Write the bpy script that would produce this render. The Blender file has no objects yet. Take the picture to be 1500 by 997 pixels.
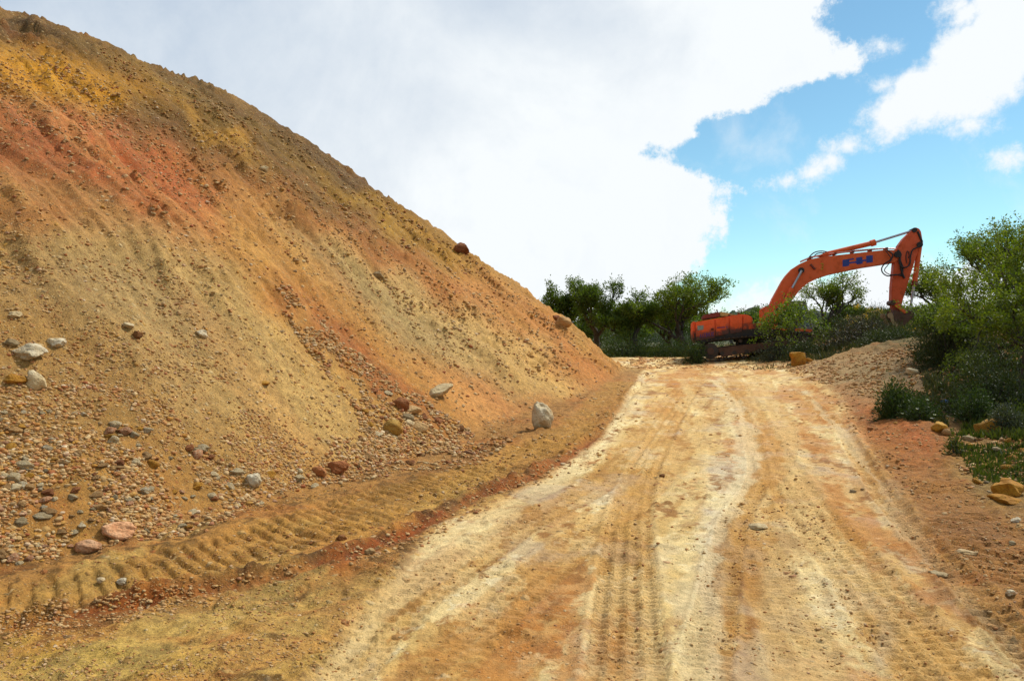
import bpy, math, random
import numpy as np
from mathutils import Vector
random.seed(7)
rng = np.random.default_rng(11)
PI = math.pi
SC = bpy.context.scene
COL = SC.collection
F = 1144.0; CX = 750.0; CY = 498.5; CH = 1.65

# ------------------------------------------------------------------ noise
_perm = np.random.default_rng(3).permutation(4096).astype(np.int64)
_val = np.random.default_rng(4).random(4096) * 2 - 1
def vnoise(x, y, seed=0):
    xi = np.floor(x).astype(np.int64); yi = np.floor(y).astype(np.int64)
    fx = x - xi; fy = y - yi
    fx = fx*fx*(3-2*fx); fy = fy*fy*(3-2*fy)
    def h(a, b): return _val[(_perm[(a + seed*131) & 4095] + b*37 + seed*17) & 4095]
    a = h(xi, yi); b = h(xi+1, yi); c = h(xi, yi+1); d = h(xi+1, yi+1)
    return (a*(1-fx)+b*fx)*(1-fy) + (c*(1-fx)+d*fx)*fy
def fbm(x, y, oct=4, seed=0, gain=.5):
    r = np.zeros(np.broadcast(x, y).shape); a = 1.; t = 0.
    c, s = math.cos(.6), math.sin(.6)
    for i in range(oct):
        r = r + a*vnoise(x, y, seed+i*7); t += a; a *= gain
        x, y = (x*c - y*s)*2.03 + 11.3, (x*s + y*c)*2.03 - 5.7
    return r/t
def sstep(a, b, x):
    t = np.clip((x-a)/(b-a), 0, 1); return t*t*(3-2*t)
def P(px, py, Y): return Vector(((px-CX)/F*Y, Y, CH-(py-CY)/F*Y))

# ------------------------------------------------------------------ terrain height
TPX = np.array([-600, 600, 900, 1000, 1100, 1180, 1250, 1300, 1350, 1420, 1500, 1700, 2300.])
TAB = {
 1.5: [0]*13, 4: [0]*13, 6: [0]*13,
 8:  [0,0,0,0,0,0,0,0,0,0,.02,.1,.1],
 10: [0,0,.03,.03,.03,.03,.03,.03,.05,.08,.12,.2,.3],
 12.5:[0,0,.08,.08,.08,.08,.1,.2,.34,.25,.3,.4,.5],
 16: [.1,.1,.2,.2,.2,.2,.22,.35,.4,.45,.5,.7,.8],
 20: [.2,.2,.33,.33,.33,.35,.5,.85,1.15,1.1,1.1,1.2,1.3],
 24: [.3,.3,.45,.45,.45,.55,1.2,1.5,1.62,1.65,1.7,1.9,2],
 28: [.3,.4,.54,.55,.55,.76,1.33,1.55,1.7,1.85,2.0,2.3,2.4],
 31: [.3,.4,.57,.57,.60,.88,1.35,1.6,1.8,2.1,2.3,2.6,2.8],
 34: [.3,.4,.5,.42,.74,1.06,1.4,1.65,1.9,2.3,2.6,3,3.2],
 38: [.3,.5,.82,.80,.85,1.15,1.7,1.8,2.0,2.6,3,3.3,3.4],
 45: [.3,.5,.8,.9,1.0,1.7,2.4,2.5,2.6,2.9,3.3,3.6,3.8],
 60: [.5,.5,.9,1,1.2,2.7,3.8,4.1,4.2,4.3,4.5,4.6,4.7],
 100:[1,1,1,1,1.5,3,4.3,4.5,4.5,4.6,4.7,4.8,4.8]}
_Ys = np.log(np.array(list(TAB.keys()))); _T = np.array(list(TAB.values()), float)
GN = 360
_gp = np.linspace(-600, 2300, GN); _gl = np.linspace(math.log(1.5), math.log(100), GN)
_t1 = np.array([np.interp(_gp, TPX, row) for row in _T])
_t2 = np.array([np.interp(_gl, _Ys, _t1[:, j]) for j in range(GN)]).T     # [lnY, px]
def blur(a, s, ax):
    k = np.exp(-.5*(np.arange(-3*s, 3*s+1)/s)**2); k /= k.sum()
    return np.apply_along_axis(lambda v: np.convolve(np.pad(v, 3*s, mode='edge'), k, 'valid'), ax, a)
_t2 = blur(blur(_t2, 3, 0), 3, 1)
def base_h(px, Y):
    a = np.clip((px+600)/2900*(GN-1), 0, GN-1.001)
    b = np.clip((np.log(np.maximum(Y, 1.5))-_gl[0])/(_gl[-1]-_gl[0])*(GN-1), 0, GN-1.001)
    i = a.astype(int); j = b.astype(int); fa = a-i; fb = b-j
    z = (_t2[j, i]*(1-fa)+_t2[j, i+1]*fa)*(1-fb) + (_t2[j+1, i]*(1-fa)+_t2[j+1, i+1]*fa)*fb
    return z*sstep(1, 4, Y)

FOOT = np.array([(0,5.7),(200,6.5),(380,8.0),(500,9.5),(640,12.0),(740,14.6),(830,17.9),(880,21.6),(903,25.0),(918,29.0)])
SIL = np.array([(0,23),(50,33),(90,43),(137,62),(160,72),(200,90),(233,105),(277,120),(317,133),(350,148),(383,170),(417,192),
 (443,207),(467,225),(500,249),(552,284),(591,311),(613,324),(653,350),(690,377),(729,404),(765,427),(810,461),(835,479),(860,499),(876,514),(892,527),(906,536),(918,542)])
CRY = np.array([(0,20.4),(150,23.5),(300,28),(500,32),(700,32.5),(800,31.5),(860,30.5),(905,29.8),(918,29.5)])
def mound_h(x, y):
    """(height, s) of the spoil heap; s = how far inside the foot (0 at the foot, 1 at the crest)"""
    r = np.hypot(x, y); az = np.arctan2(x, y)
    azc = np.clip(az, -math.radians(125), math.radians(60))
    u = np.tan(np.clip(azc, -math.radians(80), math.radians(60))); px = CX+u*F
    ca = np.cos(azc)
    Yf = np.interp(px, FOOT[:, 0], FOOT[:, 1]); Yc = np.interp(px, CRY[:, 0], CRY[:, 1])
    vy = np.interp(px, SIL[:, 0], SIL[:, 1])
    e = (CY-vy)/F
    zc = CH+e*Yc
    rf = Yf/np.maximum(ca, .05); rc = Yc/np.maximum(ca, .05); er = e*ca
    # left of the frame: straight foot and crest lines that run on past the viewer
    dx, dy = -.45, -.893; nx, ny = .893, -.45
    den = np.sin(azc)*nx+np.cos(azc)*ny
    k0 = (-3.74)*nx+5.7*ny
    xc0, yc0 = -.6556*20.4, 20.4
    k1 = xc0*nx+yc0*ny
    den = np.minimum(den, -.12)
    rf2 = k0/den; rc2 = k1/den
    out = px < 0
    rf = np.where(out, rf2, rf); rc = np.where(out, rc2, rc)
    ztop = CH+.4156*20.4
    zc = np.where(out, ztop, zc)
    er = np.where(out, (ztop-CH)/rc, er)
    zf = base_h(px, Yf)*sstep(600, 800, px)
    L = np.maximum(rc-rf, .3)
    t = (r-rf)/L
    m = (zc-zf)/L
    tt = np.clip(t, 0, 1)
    m0 = np.minimum(1.32*m, 1.6)
    h00 = 2*tt**3-3*tt**2+1; h10 = tt**3-2*tt**2+tt; h01 = -2*tt**3+3*tt**2; h11 = tt**3-tt**2
    z = h00*zf+h10*m0*L+h01*zc+h11*er*L
    d = r-rc
    z = np.where(t > 1, zc+er*d-.022*d*d, z)
    z = np.where(t < 0, zf+np.maximum(m*1.1, .8)*(r-rf), z)
    z = np.where((px > 918) | (az > 1), -5, z)
    z = np.where(np.abs(az) > math.radians(118), -5, z)
    return z, t, px
# road edges in plan
YL = np.array([.5, 3.0, 3.75, 4.7, 5.6, 7.2, 8.4, 9.6, 12.3, 16.5, 22, 27, 30, 34, 40])
XL = np.array([-1.6,-1.15,-1.0,-1.0,-.85,-.72,-.1, .42, 1.35, 2.25, 3.4, 4.4, 5.2, 4.6, 3.5])
YR = np.array([.5, 3.0, 5.2, 9.3, 12.5, 16, 20, 24, 28, 31, 36])
XR = np.array([2.4, 2.6, 3.0, 4.5, 5.6, 7.0, 8.3, 9.3, 10.3, 10.9, 11.2])
def road_lat(x, y):
    xl = np.interp(y, YL, XL); xr = np.interp(y, YR, XR)
    return x-xl, xr-x
def gp(px, py):   # point of the near ground plane seen at a pixel (for laying out the tracks in plan)
    Y = 10.
    for _ in range(12):
        z = float(base_h(np.array([px]), np.array([Y]))[0]); Y = F*(CH-z)/max(py-CY, 20)
    return ((px-CX)/F*Y, Y)
def lay(pts, n=10):
    w = [gp(*p) for p in pts]; w = np.array(w); out = []
    for i in range(len(w)-1):
        p0 = w[max(i-1, 0)]; p1 = w[i]; p2 = w[i+1]; p3 = w[min(i+2, len(w)-1)]
        for k in range(n):
            t = k/n
            out.append(.5*((2*p1)+(-p0+p2)*t+(2*p0-5*p1+4*p2-p3)*t*t+(-p0+3*p1-3*p2+p3)*t**3))
    out.append(w[-1]); return np.array(out)
def track(x, y, pl):
    """signed lateral distance and arc length along a polyline"""
    best = np.full(x.shape, 1e9); lat = np.full(x.shape, 1e3); arc = np.zeros(x.shape)
    lo = pl.min(0)-1.2; hi = pl.max(0)+1.2
    m = (x > lo[0]) & (x < hi[0]) & (y > lo[1]) & (y < hi[1])
    xs = x[m]; ys = y[m]; bb = best[m]; ll = lat[m]; aa = arc[m]; acc = 0.
    for a, b in zip(pl[:-1], pl[1:]):
        d = b-a; n = np.hypot(*d)
        if n < 1e-6: continue
        d = d/n
        s = (xs-a[0])*d[0]+(ys-a[1])*d[1]; sc = np.clip(s, 0, n)
        q = np.hypot(xs-a[0]-d[0]*sc, ys-a[1]-d[1]*sc)
        l = (xs-a[0])*d[1]-(ys-a[1])*d[0]
        k = q < bb; bb[k] = q[k]; ll[k] = np.sign(l[k])*q[k]; aa[k] = acc+sc[k]; acc += n
    lat[m] = ll; arc[m] = aa
    return lat, arc
TYRE = [  # centre line, half width, number of ribs, lug pitch, depth
 (lay([(905,1150),(915,997),(918,850),(925,740),(945,680),(985,610),(1020,560),(1035,545)]), .20, 4, .085, .030),
 (lay([(1560,1150),(1420,1010),(1330,920),(1255,830),(1195,760),(1155,700),(1120,640),(1090,580),(1070,548)]), .24, 4, .10, .026),
 (lay([(1000,1150),(1045,900),(1075,760),(1110,680),(1085,600),(1050,556)]), .13, 2, .09, .022),
 (lay([(430,1040),(560,900),(690,810),(800,745),(880,700),(950,620),(990,570)]), .22, 3, .11, .018),
 (lay([(1700,1150),(1520,960),(1400,840),(1320,755),(1265,680),(1225,620),(1165,562)]), .12, 2, .10, .030),
 (lay([(440,1200),(590,1020),(710,900),(860,780),(960,700),(1035,610),(1110,552)]), .20, 3, .10, .014),
 (lay([(1240,1150),(1180,960),(1120,820),(1105,740),(1150,650),(1140,600),(1120,555)]), .18, 3, .09, .014),
]
CAT = [   # crawler tracks: centre, half width, lug pitch, depth
 (lay([(-250,930),(60,872),(280,820),(420,785),(560,737),(700,693),(800,655),(870,610),(912,560)]), .46, .145, .036),
 (lay([(1700,1000),(1560,880),(1440,790),(1380,725),(1320,665),(1265,610),(1190,560)]), .30, .13, .036),
]
EDGE = lay([(-260,960),(0,913),(200,884),(400,846),(520,808),(600,775),(690,728),(770,700),(850,655),(900,605),(940,560),(950,545)])
def height(x, y):
    Y = np.maximum(y, .01); px = CX+np.clip(x/np.maximum(Y, .4), -1.18, 1.35)*F
    b = base_h(px, y)
    m, t, mpx = mound_h(x, y)
    ml = m-b
    onm = sstep(-.05, .12, ml)
    k = .12
    h = np.clip(.5+.5*(m-b)/k, 0, 1); z = b*(1-h)+m*h+k*h*(1-h)*.5
    z = np.where(m < b-1, b, z)
    dist = np.hypot(x, y)
    # fall-line coordinates of the heap
    a = x*.40+y*.917; f = -x*.917+y*.40
    rill = fbm(a*.9+fbm(x*.3, y*.3, 2, 5)*.9, f*.11, 4, 20, .55)
    lump = fbm(x*.8, y*.8, 4, 30)
    fine = fbm(x*5, y*5, 3, 40)
    up = sstep(.02, .25, t)
    steep = sstep(0, 3, dist-4)
    z = z+onm*((sstep(1.12, .72, t)*(rill*.30+.12*(.5-np.abs(fbm(a*1.7+fbm(x*.5, y*.5, 2, 25)*.7, f*.22, 4, 26, .55))*2.2))*up+lump*.22*(.35+up))*steep+fine*.035*(1+2.0*sstep(.55, .95, t))+(.09*np.abs(fbm(x*2.2, y*2.2, 3, 77))+.34*np.clip(fbm(x*3.4, y*3.4, 4, 78)-.16, 0, 1)*sstep(-.3, .2, fbm(x*.6, y*.6, 3, 79)))*up)
    # ground roughness
    dl, dr = road_lat(x, y)
    inroad = sstep(-.05, .12, dl)*sstep(-.2, .4, dr)*(1-onm)
    off = (1-inroad)*(1-onm)
    z = z+off*(fbm(x*1.4, y*1.4, 4, 50)*.07+fbm(x*7, y*7, 3, 52)*.03+np.clip(fbm(x*11, y*11, 4, 53)-.08, 0, 1)*.06*sstep(-.25, .2, fbm(x*1.1, y*1.1, 2, 54)))+inroad*(fbm(x*.7, y*.7, 3, 60)*.035+fbm(x*4, y*2.4, 4, 62)*.016+np.clip(fbm(x*8, y*8, 3, 63)-.2, 0, 1)*.06*sstep(-.1, .25, fbm(x*1.3, y*1.3, 2, 64)))
    z = z-inroad*.03
    bank = sstep(.3, 2.5, -dr)*(1-onm)
    z = z+bank*(fbm(x*.9, y*.9, 4, 70)*.22+.25*np.clip(fbm(x*3, y*3, 4, 71)-.1, 0, 1))*sstep(6, 12, y)
    # broken lip along the left edge of the road
    la, ar = track(x, y, EDGE)
    cl = .6+.9*fbm(x*6, y*6, 3, 80)+.5*vnoise(ar*1.7, ar*0, 81)
    z = z+(1-onm)*(np.exp(-((la+.10)/.07)**2)*.075*np.clip(cl, 0, 2)-np.exp(-((la-.03)/.06)**2)*.028)
    for pl, hw, nr, pitch, dep in TYRE:
        la, ar = track(x, y, pl)
        q = la/hw
        w = sstep(1.15, .95, np.abs(q))
        rib = (q*.5+.5)*nr; ph = np.floor(rib)
        lug = np.cos(2*PI*(ar/pitch+ph*.5+np.abs((rib-ph)-.5)*.6))
        groove = np.cos(2*PI*rib)
        fade = .45+.55*sstep(-.4, .3, fbm(x*.8, y*.8, 3, 90))
        z = z+w*fade*dep*.85*(-.5+.5*np.clip(lug*1.6, -1, 1)+.30*groove)*(1-onm)
        z = z+np.exp(-((np.abs(q)-1.2)/.15)**2)*dep*.5*(1-onm)
    for pl, hw, pitch, dep in CAT:
        la, ar = track(x, y, pl)
        q = la/hw
        w = sstep(1.1, .92, np.abs(q))*(1-onm)
        ph = ar/pitch+.25*fbm(x*2.5, y*2.5, 2, 95)+q*.9
        saw = np.abs((ph % 1)-.5)*2
        lug = sstep(.25, .55, saw)
        brk = .25+.75*sstep(-.35, .15, fbm(x*2.2, y*2.2, 3, 96))
        z = z+w*(dep*.85*brk*(lug-.7))+np.exp(-((np.abs(q)-1.25)/.18)**2)*dep*.9*(.4+.8*np.abs(fbm(x*5, y*5, 2, 97)))*(1-onm)
    return z, onm, inroad, t

# ------------------------------------------------------------------ polar grid
def series(lo, hi, ratio):
    n = max(1, int(math.log(hi/lo)/math.log(ratio))); return lo*np.exp(np.linspace(0, 1, n+1)*math.log(hi/lo))
R = np.unique(np.concatenate([series(.3, 2.6, 1.05), series(2.6, 14, 1.0036), series(14, 60, 1.0055), series(60, 140, 1.03), series(140, 2500, 1.15)]))
azs = [np.arange(-36, 36.01, .115)]
azl = np.concatenate([np.arange(-56, -36, .25), np.arange(-75, -56, .6), np.arange(-180, -75, 2.5)])
azr = np.concatenate([np.arange(36.2, 50, .25), np.arange(50, 75, .6), np.arange(75, 180, 2.5)])
AZ = np.radians(np.sort(np.concatenate([azs[0], azl, azr])))
NA, NR = len(AZ), len(R)
rr, aa = np.meshgrid(R, AZ)
GX = rr*np.sin(aa); GY = rr*np.cos(aa)
GZ, GON, GROAD, GT = height(GX.ravel(), GY.ravel())
GX = GX.ravel(); GY = GY.ravel()
ZG = GZ.reshape(NA, NR); ONG = GON.reshape(NA, NR)
EL = (ZG-CH)/np.maximum(rr*np.cos(aa), 1e-3)
ELM = np.maximum.accumulate(EL, axis=1)
LR = np.log(R)
def z_at(x, y):
    x = np.atleast_1d(np.asarray(x, float)); y = np.atleast_1d(np.asarray(y, float))
    a = np.arctan2(x, y); r = np.hypot(x, y)
    i = np.clip(np.searchsorted(AZ, a)-1, 0, NA-2); j = np.clip(np.searchsorted(R, r)-1, 0, NR-2)
    fa = np.clip((a-AZ[i])/(AZ[i+1]-AZ[i]), 0, 1); fr = np.clip((r-R[j])/(R[j+1]-R[j]), 0, 1)
    return (ZG[i, j]*(1-fa)+ZG[i+1, j]*fa)*(1-fr)+(ZG[i, j+1]*(1-fa)+ZG[i+1, j+1]*fa)*fr
def hit(px, py):
    """where the line of sight through a pixel meets the terrain -> x, y, z, ok"""
    px = np.atleast_1d(np.asarray(px, float)); py = np.atleast_1d(np.asarray(py, float))
    u = (px-CX)/F; a = np.arctan(u); w = (CY-py)/F
    i = np.clip(np.searchsorted(AZ, a)-1, 0, NA-2)
    i = np.where(np.abs(AZ[np.minimum(i+1, NA-1)]-a) < np.abs(AZ[i]-a), i+1, i)
    Y = np.zeros(len(px)); ok = np.zeros(len(px), bool)
    for k in np.unique(i):
        m = i == k; j = np.searchsorted(ELM[k], w[m])
        ok[m] = (j > 0) & (R[np.clip(j, 0, NR-1)] < 70) & (j < NR)
        jj = np.clip(j, 1, NR-1)
        e0 = ELM[k][jj-1]; e1 = EL[k][jj]; f = np.clip((w[m]-e0)/np.maximum(e1-e0, 1e-9), 0, 1)
        Y[m] = (R[jj-1]+(R[jj]-R[jj-1])*f)*math.cos(AZ[k])
    x = u*Y
    return x, Y, z_at(x, Y), ok

# ------------------------------------------------------------------ colours
def lin(c):
    c = np.asarray(c, float)/255
    return np.where(c < .04045, c/12.92, ((c+.055)/1.055)**2.4)
K = .60
def blobs(px, py, base, lst, warp=14):
    wx = px+fbm(px*.02, py*.02, 3, 101)*warp*2.2; wy = py+fbm(px*.02+40, py*.02, 3, 102)*warp*1.3
    out = np.tile(lin(base), (len(px), 1))
    for cx, cy, rx, ry, ang, col, wt in lst:
        c, s = math.cos(math.radians(ang)), math.sin(math.radians(ang))
        dx = wx-cx; dy = wy-cy
        q = ((dx*c+dy*s)/rx)**2+((-dx*s+dy*c)/ry)**2
        w = (wt*np.exp(-q**1.3*.9))[:, None]
        out = out*(1-w)+lin(col)*w
    return out
# (centre x, y, half length, half width, tilt, colour, weight)
MB = [
 (150,350,330,120,10,(178,142,92),.7),
 (480,420,420,60,38,(184,122,62),.8),
 (330,480,240,80,46,(196,160,104),.8),
 (60,420,180,80,0,(166,130,84),.7),
 (260,540,180,70,50,(180,146,98),.75),
 (760,500,250,50,38,(206,166,106),.85),
 (640,490,230,48,42,(204,168,114),.85),
 (560,440,170,26,42,(166,142,98),.75),
 (850,525,120,22,42,(190,118,62),.8),
 (690,420,280,28,37,(188,122,66),.8),
 (470,300,260,28,33,(176,102,52),.85),
 (730,590,90,26,20,(178,108,58),.7),
 (700,610,70,30,30,(202,142,86),.7),
 (430,590,120,50,40,(202,164,106),.85),
 (400,400,150,34,48,(194,132,70),.7),
 (520,520,190,17,44,(156,88,46),.85),
 (60,570,180,100,10,(158,122,76),.75),
 (180,410,150,60,25,(168,140,96),.6),
 (330,330,110,36,35,(194,150,84),.75),
 (70,215,230,66,8,(166,92,54),.93),
 (215,255,140,56,36,(174,92,52),.93),
 (120,180,130,22,10,(196,112,72),.7),
 (40,310,120,26,5,(176,110,62),.7),
 (330,160,290,52,31,(98,72,30),.97),
 (220,165,120,38,22,(88,66,28),.92),
 (450,245,190,40,36,(104,76,32),.95),
 (570,312,130,20,35,(164,120,38),.8),
 (520,262,180,14,34,(78,54,26),.92),
 (640,348,90,12,34,(168,120,44),.8),
 (60,55,180,30,17,(78,54,22),.98),
 (240,118,150,12,27,(122,94,46),.7),
 (60,112,140,34,12,(206,142,30),.98),
 (290,170,130,10,38,(160,120,50),.7),
 (330,195,50,14,33,(172,120,40),.6),
 (160,740,200,60,-5,(168,122,70),.6),
 (30,745,60,30,0,(146,72,36),.4),
]
GB = [   # verge, foreground left, right bank
 (450,790,420,46,-14,(206,150,80),.85),
 (750,680,200,26,-24,(204,148,80),.85),
 (200,880,300,14,-9,(152,92,40),.8),
 (560,790,150,9,-24,(160,82,38),.85),
 (700,722,120,7,-28,(150,78,36),.8),
 (860,640,90,10,-42,(158,88,42),.7),
 (640,690,160,12,-22,(140,88,40),.6),
 (400,850,200,10,-10,(178,110,56),.7),
 (200,965,460,60,-4,(212,170,96),.92),
 (500,900,180,34,-25,(196,162,100),.7),
 (120,960,130,26,5,(204,162,76),.6),
 (330,930,60,12,-10,(186,108,60),.5),
 (930,560,30,14,-40,(186,140,88),.7),
 (915,545,40,6,0,(188,150,96),.8),
 (1325,648,125,34,32,(206,106,48),.92),
 (1370,665,60,26,35,(190,104,50),.85),
 (1240,590,60,9,38,(160,88,44),.8),
 (1440,700,90,42,10,(150,128,74),.8),
 (1460,665,60,22,5,(186,140,72),.7),
 (1360,760,100,40,45,(176,122,70),.8),
 (1450,860,130,40,40,(186,134,80),.8),
 (1430,780,70,26,20,(118,84,56),.7),
 (1230,545,90,26,10,(192,160,116),.85),
 (1310,540,90,36,0,(192,162,120),.9),
 (1200,560,40,10,20,(140,98,66),.6),
 (1100,527,70,8,-5,(180,120,66),.9),
 (1000,527,60,8,0,(166,106,58),.8),
 (940,530,50,8,-10,(184,120,64),.8),
 (1400,570,120,60,20,(74,62,42),.85),
 (1800,640,300,110,5,(92,84,48),.8),
 (1300,490,140,22,5,(84,82,42),.8),
 (1250,470,160,22,0,(86,90,42),.8),
 (960,505,140,14,0,(66,92,26),.9),
]
RB = [
 (700,790,170,34,-28,(206,166,120),.8),
 (620,830,90,26,-25,(200,142,104),.75),
 (640,850,60,14,0,(186,112,66),.5),
 (770,800,110,24,-20,(238,208,150),.85),
 (720,780,60,14,-10,(236,214,170),.6),
 (520,900,100,20,-40,(222,186,130),.8),
 (560,930,160,30,-20,(226,196,132),.8),
 (790,880,150,32,-10,(190,134,88),.7),
 (840,960,120,30,10,(170,104,56),.6),
 (780,950,70,18,0,(150,86,44),.6),
 (850,700,90,16,-20,(176,140,80),.7),
 (850,665,70,20,-40,(240,216,176),.8),
 (915,615,70,18,-55,(232,198,140),.8),
 (900,620,70,7,-55,(244,222,184),.8),
 (990,740,50,90,8,(206,168,110),.7),
 (920,800,24,150,0,(200,156,92),.6),
 (1000,880,50,110,5,(224,190,128),.7),
 (1050,780,22,130,12,(222,206,182),.85),
 (1040,850,18,90,8,(232,220,200),.6),
 (1090,670,10,60,5,(238,220,188),.8),
 (1060,610,16,50,-25,(196,170,132),.6),
 (1180,620,60,70,10,(226,190,130),.7),
 (1130,800,60,60,20,(196,150,94),.8),
 (1150,870,80,60,30,(170,124,70),.75),
 (1180,960,90,60,20,(178,132,74),.7),
 (1120,770,60,12,5,(214,184,134),.6),
 (1240,770,80,30,55,(214,170,108),.7),
 (1380,920,170,26,45,(214,166,100),.8),
 (1320,860,120,12,45,(196,148,94),.8),
 (1270,700,60,10,55,(216,186,150),.7),
 (1220,690,70,30,30,(212,168,122),.6),
 (1420,900,160,7,42,(206,182,158),.85),
 (1340,790,60,6,45,(200,176,150),.8),
 (1300,940,18,34,10,(206,188,162),.85),
 (1190,550,60,8,20,(196,150,96),.6),
 (1050,555,90,8,2,(240,210,156),.8),
 (980,580,50,22,-40,(226,186,124),.7),
 (1120,570,60,12,15,(232,196,138),.7),
 (1150,660,20,40,-10,(240,212,160),.5),
]
gpx = CX+np.clip(GX/np.maximum(GY, .8), -1.2, 1.2)*F
gpy = CY-(GZ-CH)/np.maximum(GY, .8)*F
mcol = blobs(gpx, gpy, (172,126,66), MB, 16)
gcol = blobs(gpx, gpy, (178,128,74), GB, 12)
rcol = blobs(gpx, gpy, (214,172,112), RB, 12)
dl, dr = road_lat(GX, GY)
# streaks along the travel direction of the road
lat = dl/np.maximum(dl+dr, .5)*5
st = fbm(lat*2.4+fbm(GX*.6, GY*.6, 2, 140)*.5, GY*.16, 5, 141, .6)
st2 = fbm(lat*7, GY*.45, 3, 150, .6)
def mixc(c, col, w): return c*(1-w[:, None])+lin(col)*w[:, None]
rcol = mixc(rcol, (244,220,172), sstep(.05, .42, st)*.4)
rcol = mixc(rcol, (178,122,68), sstep(.05, .45, -st)*.5)
rcol = mixc(rcol, (164,112,60), sstep(.15, .5, st2)*.38)
# dry mud crust and crumbled dark soil lying in patches, ragged and drawn out sideways as tyres leave it
sk = GX-.22*GY; p1 = fbm(sk*2.3, GY*.75, 6, 160, .62); p2 = fbm(sk*5., GY*2.4, 6, 170, .66)
p3 = fbm(GX*11, GY*13, 4, 175, .6)
rcol = mixc(rcol, (240,214,164), sstep(.08, .20, p1+p3*.2)*.7)
rcol = mixc(rcol, (152,100,50), sstep(.10, .24, p2*.75+p1*-.25+p3*.3)*.8)
rcol = mixc(rcol, (196,176,156), sstep(.22, .4, fbm(GX*1.1+9, GY*.8, 5, 178, .6))*.5)
rcol = mixc(rcol, (250,232,196), sstep(.30, .42, p3*.7+p1*.5)*.6)
rcol = mixc(rcol, (190,126,66), sstep(.04, .22, fbm(sk*1.1+7, GY*.30, 6, 176, .66)+.2*p3)*.7)
for pl, hw, *_r in TYRE:
    la, ar = track(GX, GY, pl)
    rcol = mixc(rcol, (200,150,88), sstep(1.15, .9, np.abs(la/hw))*.5)
for pts_, hw, cc_ in (([(1040,1200),(1030,997),(1022,890),(1040,790),(1074,730),(1094,655),(1080,595),(1046,556)], .12, (236,216,180)),
                      ([(1660,1080),(1540,975),(1440,890),(1340,785),(1290,705),(1240,640),(1190,585)], .08, (222,198,162)),
                      ([(470,1010),(530,900),(620,830),(700,770),(790,715),(870,650),(920,590),(950,556)], .17, (232,206,160)),
                      ([(1000,1150),(985,900),(1000,760),(1030,650),(1020,590),(1000,556)], .13, (234,204,150)),
                      ([(1200,1150),(1170,900),(1180,760),(1165,660),(1120,585),(1090,552)], .20, (236,206,154))):
    la, ar = track(GX, GY, lay(pts_))
    wv = hw*(1+.9*fbm(ar*.45, ar*0+hw*50, 2, 177))
    rcol = mixc(rcol, cc_, sstep(1.25, .8, np.abs(la+.10*fbm(GX*3, GY*3, 3, 178))/np.maximum(wv, .03))*(.48 if hw < .125 else .36))
near = sstep(12, 7, GY)*(GX < 3)
gcol = mixc(gcol, (104,72,34), sstep(.04, .20, p2*.7+p3*.6)*.8*(.45+.55*near))
gcol = mixc(gcol, (214,182,112), sstep(.10, .35, -p1)*.45*near)
gcol = mixc(gcol, (190,110,56), sstep(.2, .45, fbm(GX*1.3+3, GY*1.6, 4, 180))*.3)
a_ = GX*.40+GY*.917; f_ = -GX*.917+GY*.40
s1 = fbm(a_*1.5+fbm(GX*.4, GY*.4, 2, 190)*.8, f_*.16, 5, 191, .62)
s2 = fbm(a_*4.5, f_*.6, 4, 195, .6)
upm = sstep(.1, .3, GT)
mcol = mixc(mcol, (214,174,104), sstep(.08, .42, s1)*.40*upm*sstep(.9, .5, GT))
mcol = mixc(mcol, (132,84,40), sstep(.05, .42, -s1)*.3*upm)
mcol = mixc(mcol, (118,84,44), sstep(.12, .45, s2)*.45)
mcol = mixc(mcol, (200,156,92), sstep(.15, .45, -s2)*.3)
mcol = mixc(mcol, (176,84,40), sstep(.26, .5, fbm(a_*.9+4, f_*.3, 4, 197))*.28)
zc_ = blobs(gpx, gpy, (172,126,66), MB, 16); zm = .55
mcol = mcol*(1-zm)+zc_*zm
mcol = mcol*(1+.22*fbm(a_*2.2, f_*1.2, 5, 198, .65)[:, None])
# the dug lip and the crawler belt
la, ar = track(GX, GY, EDGE)
gcol = mixc(gcol, (150,72,30), np.exp(-((la-.0)/.10)**2)*.6)
gcol = mixc(gcol, (96,62,28), np.exp(-((la+.10)/.08)**2)*sstep(0, .3, fbm(GX*5, GY*5, 3, 200))*.8)
for pl, hw, pitch, dep in CAT:
    la, ar = track(GX, GY, pl)
    gcol = mixc(gcol, (190,142,76) if pl is CAT[0][0] else (170,116,68), sstep(1.2, .8, np.abs(la/hw))*.5)
w = GON[:, None]; rw = GROAD[:, None]
CC = (gcol*(1-rw)+rcol*1.14*rw)*(1-w)+mcol*w
CC = CC*(K*1.25*(1-w)+K*1.42*w)*np.array([1., 1.0, .88])
lum = CC@np.array([.3, .6, .1]); CC = np.clip(lum[:, None]+(CC-lum[:, None])*1.05, .004, .85)
CC = CC*(1+.10*fbm(GX*20, GY*20, 3, 210)[:, None])
# how gravelly the surface is
grav = GON*(.62+.5*fbm(GX*.7, GY*.7, 3, 220))+(1-GON)*(1-GROAD)*(.35+.3*fbm(GX*1.2, GY*1.2, 3, 222))+GROAD*.14
grav = np.clip(grav, 0, 1)
farm = sstep(60, 90, np.hypot(GX, GY))
CC = CC*(1-farm[:, None])+np.array([.05, .06, .02])*farm[:, None]

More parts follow.
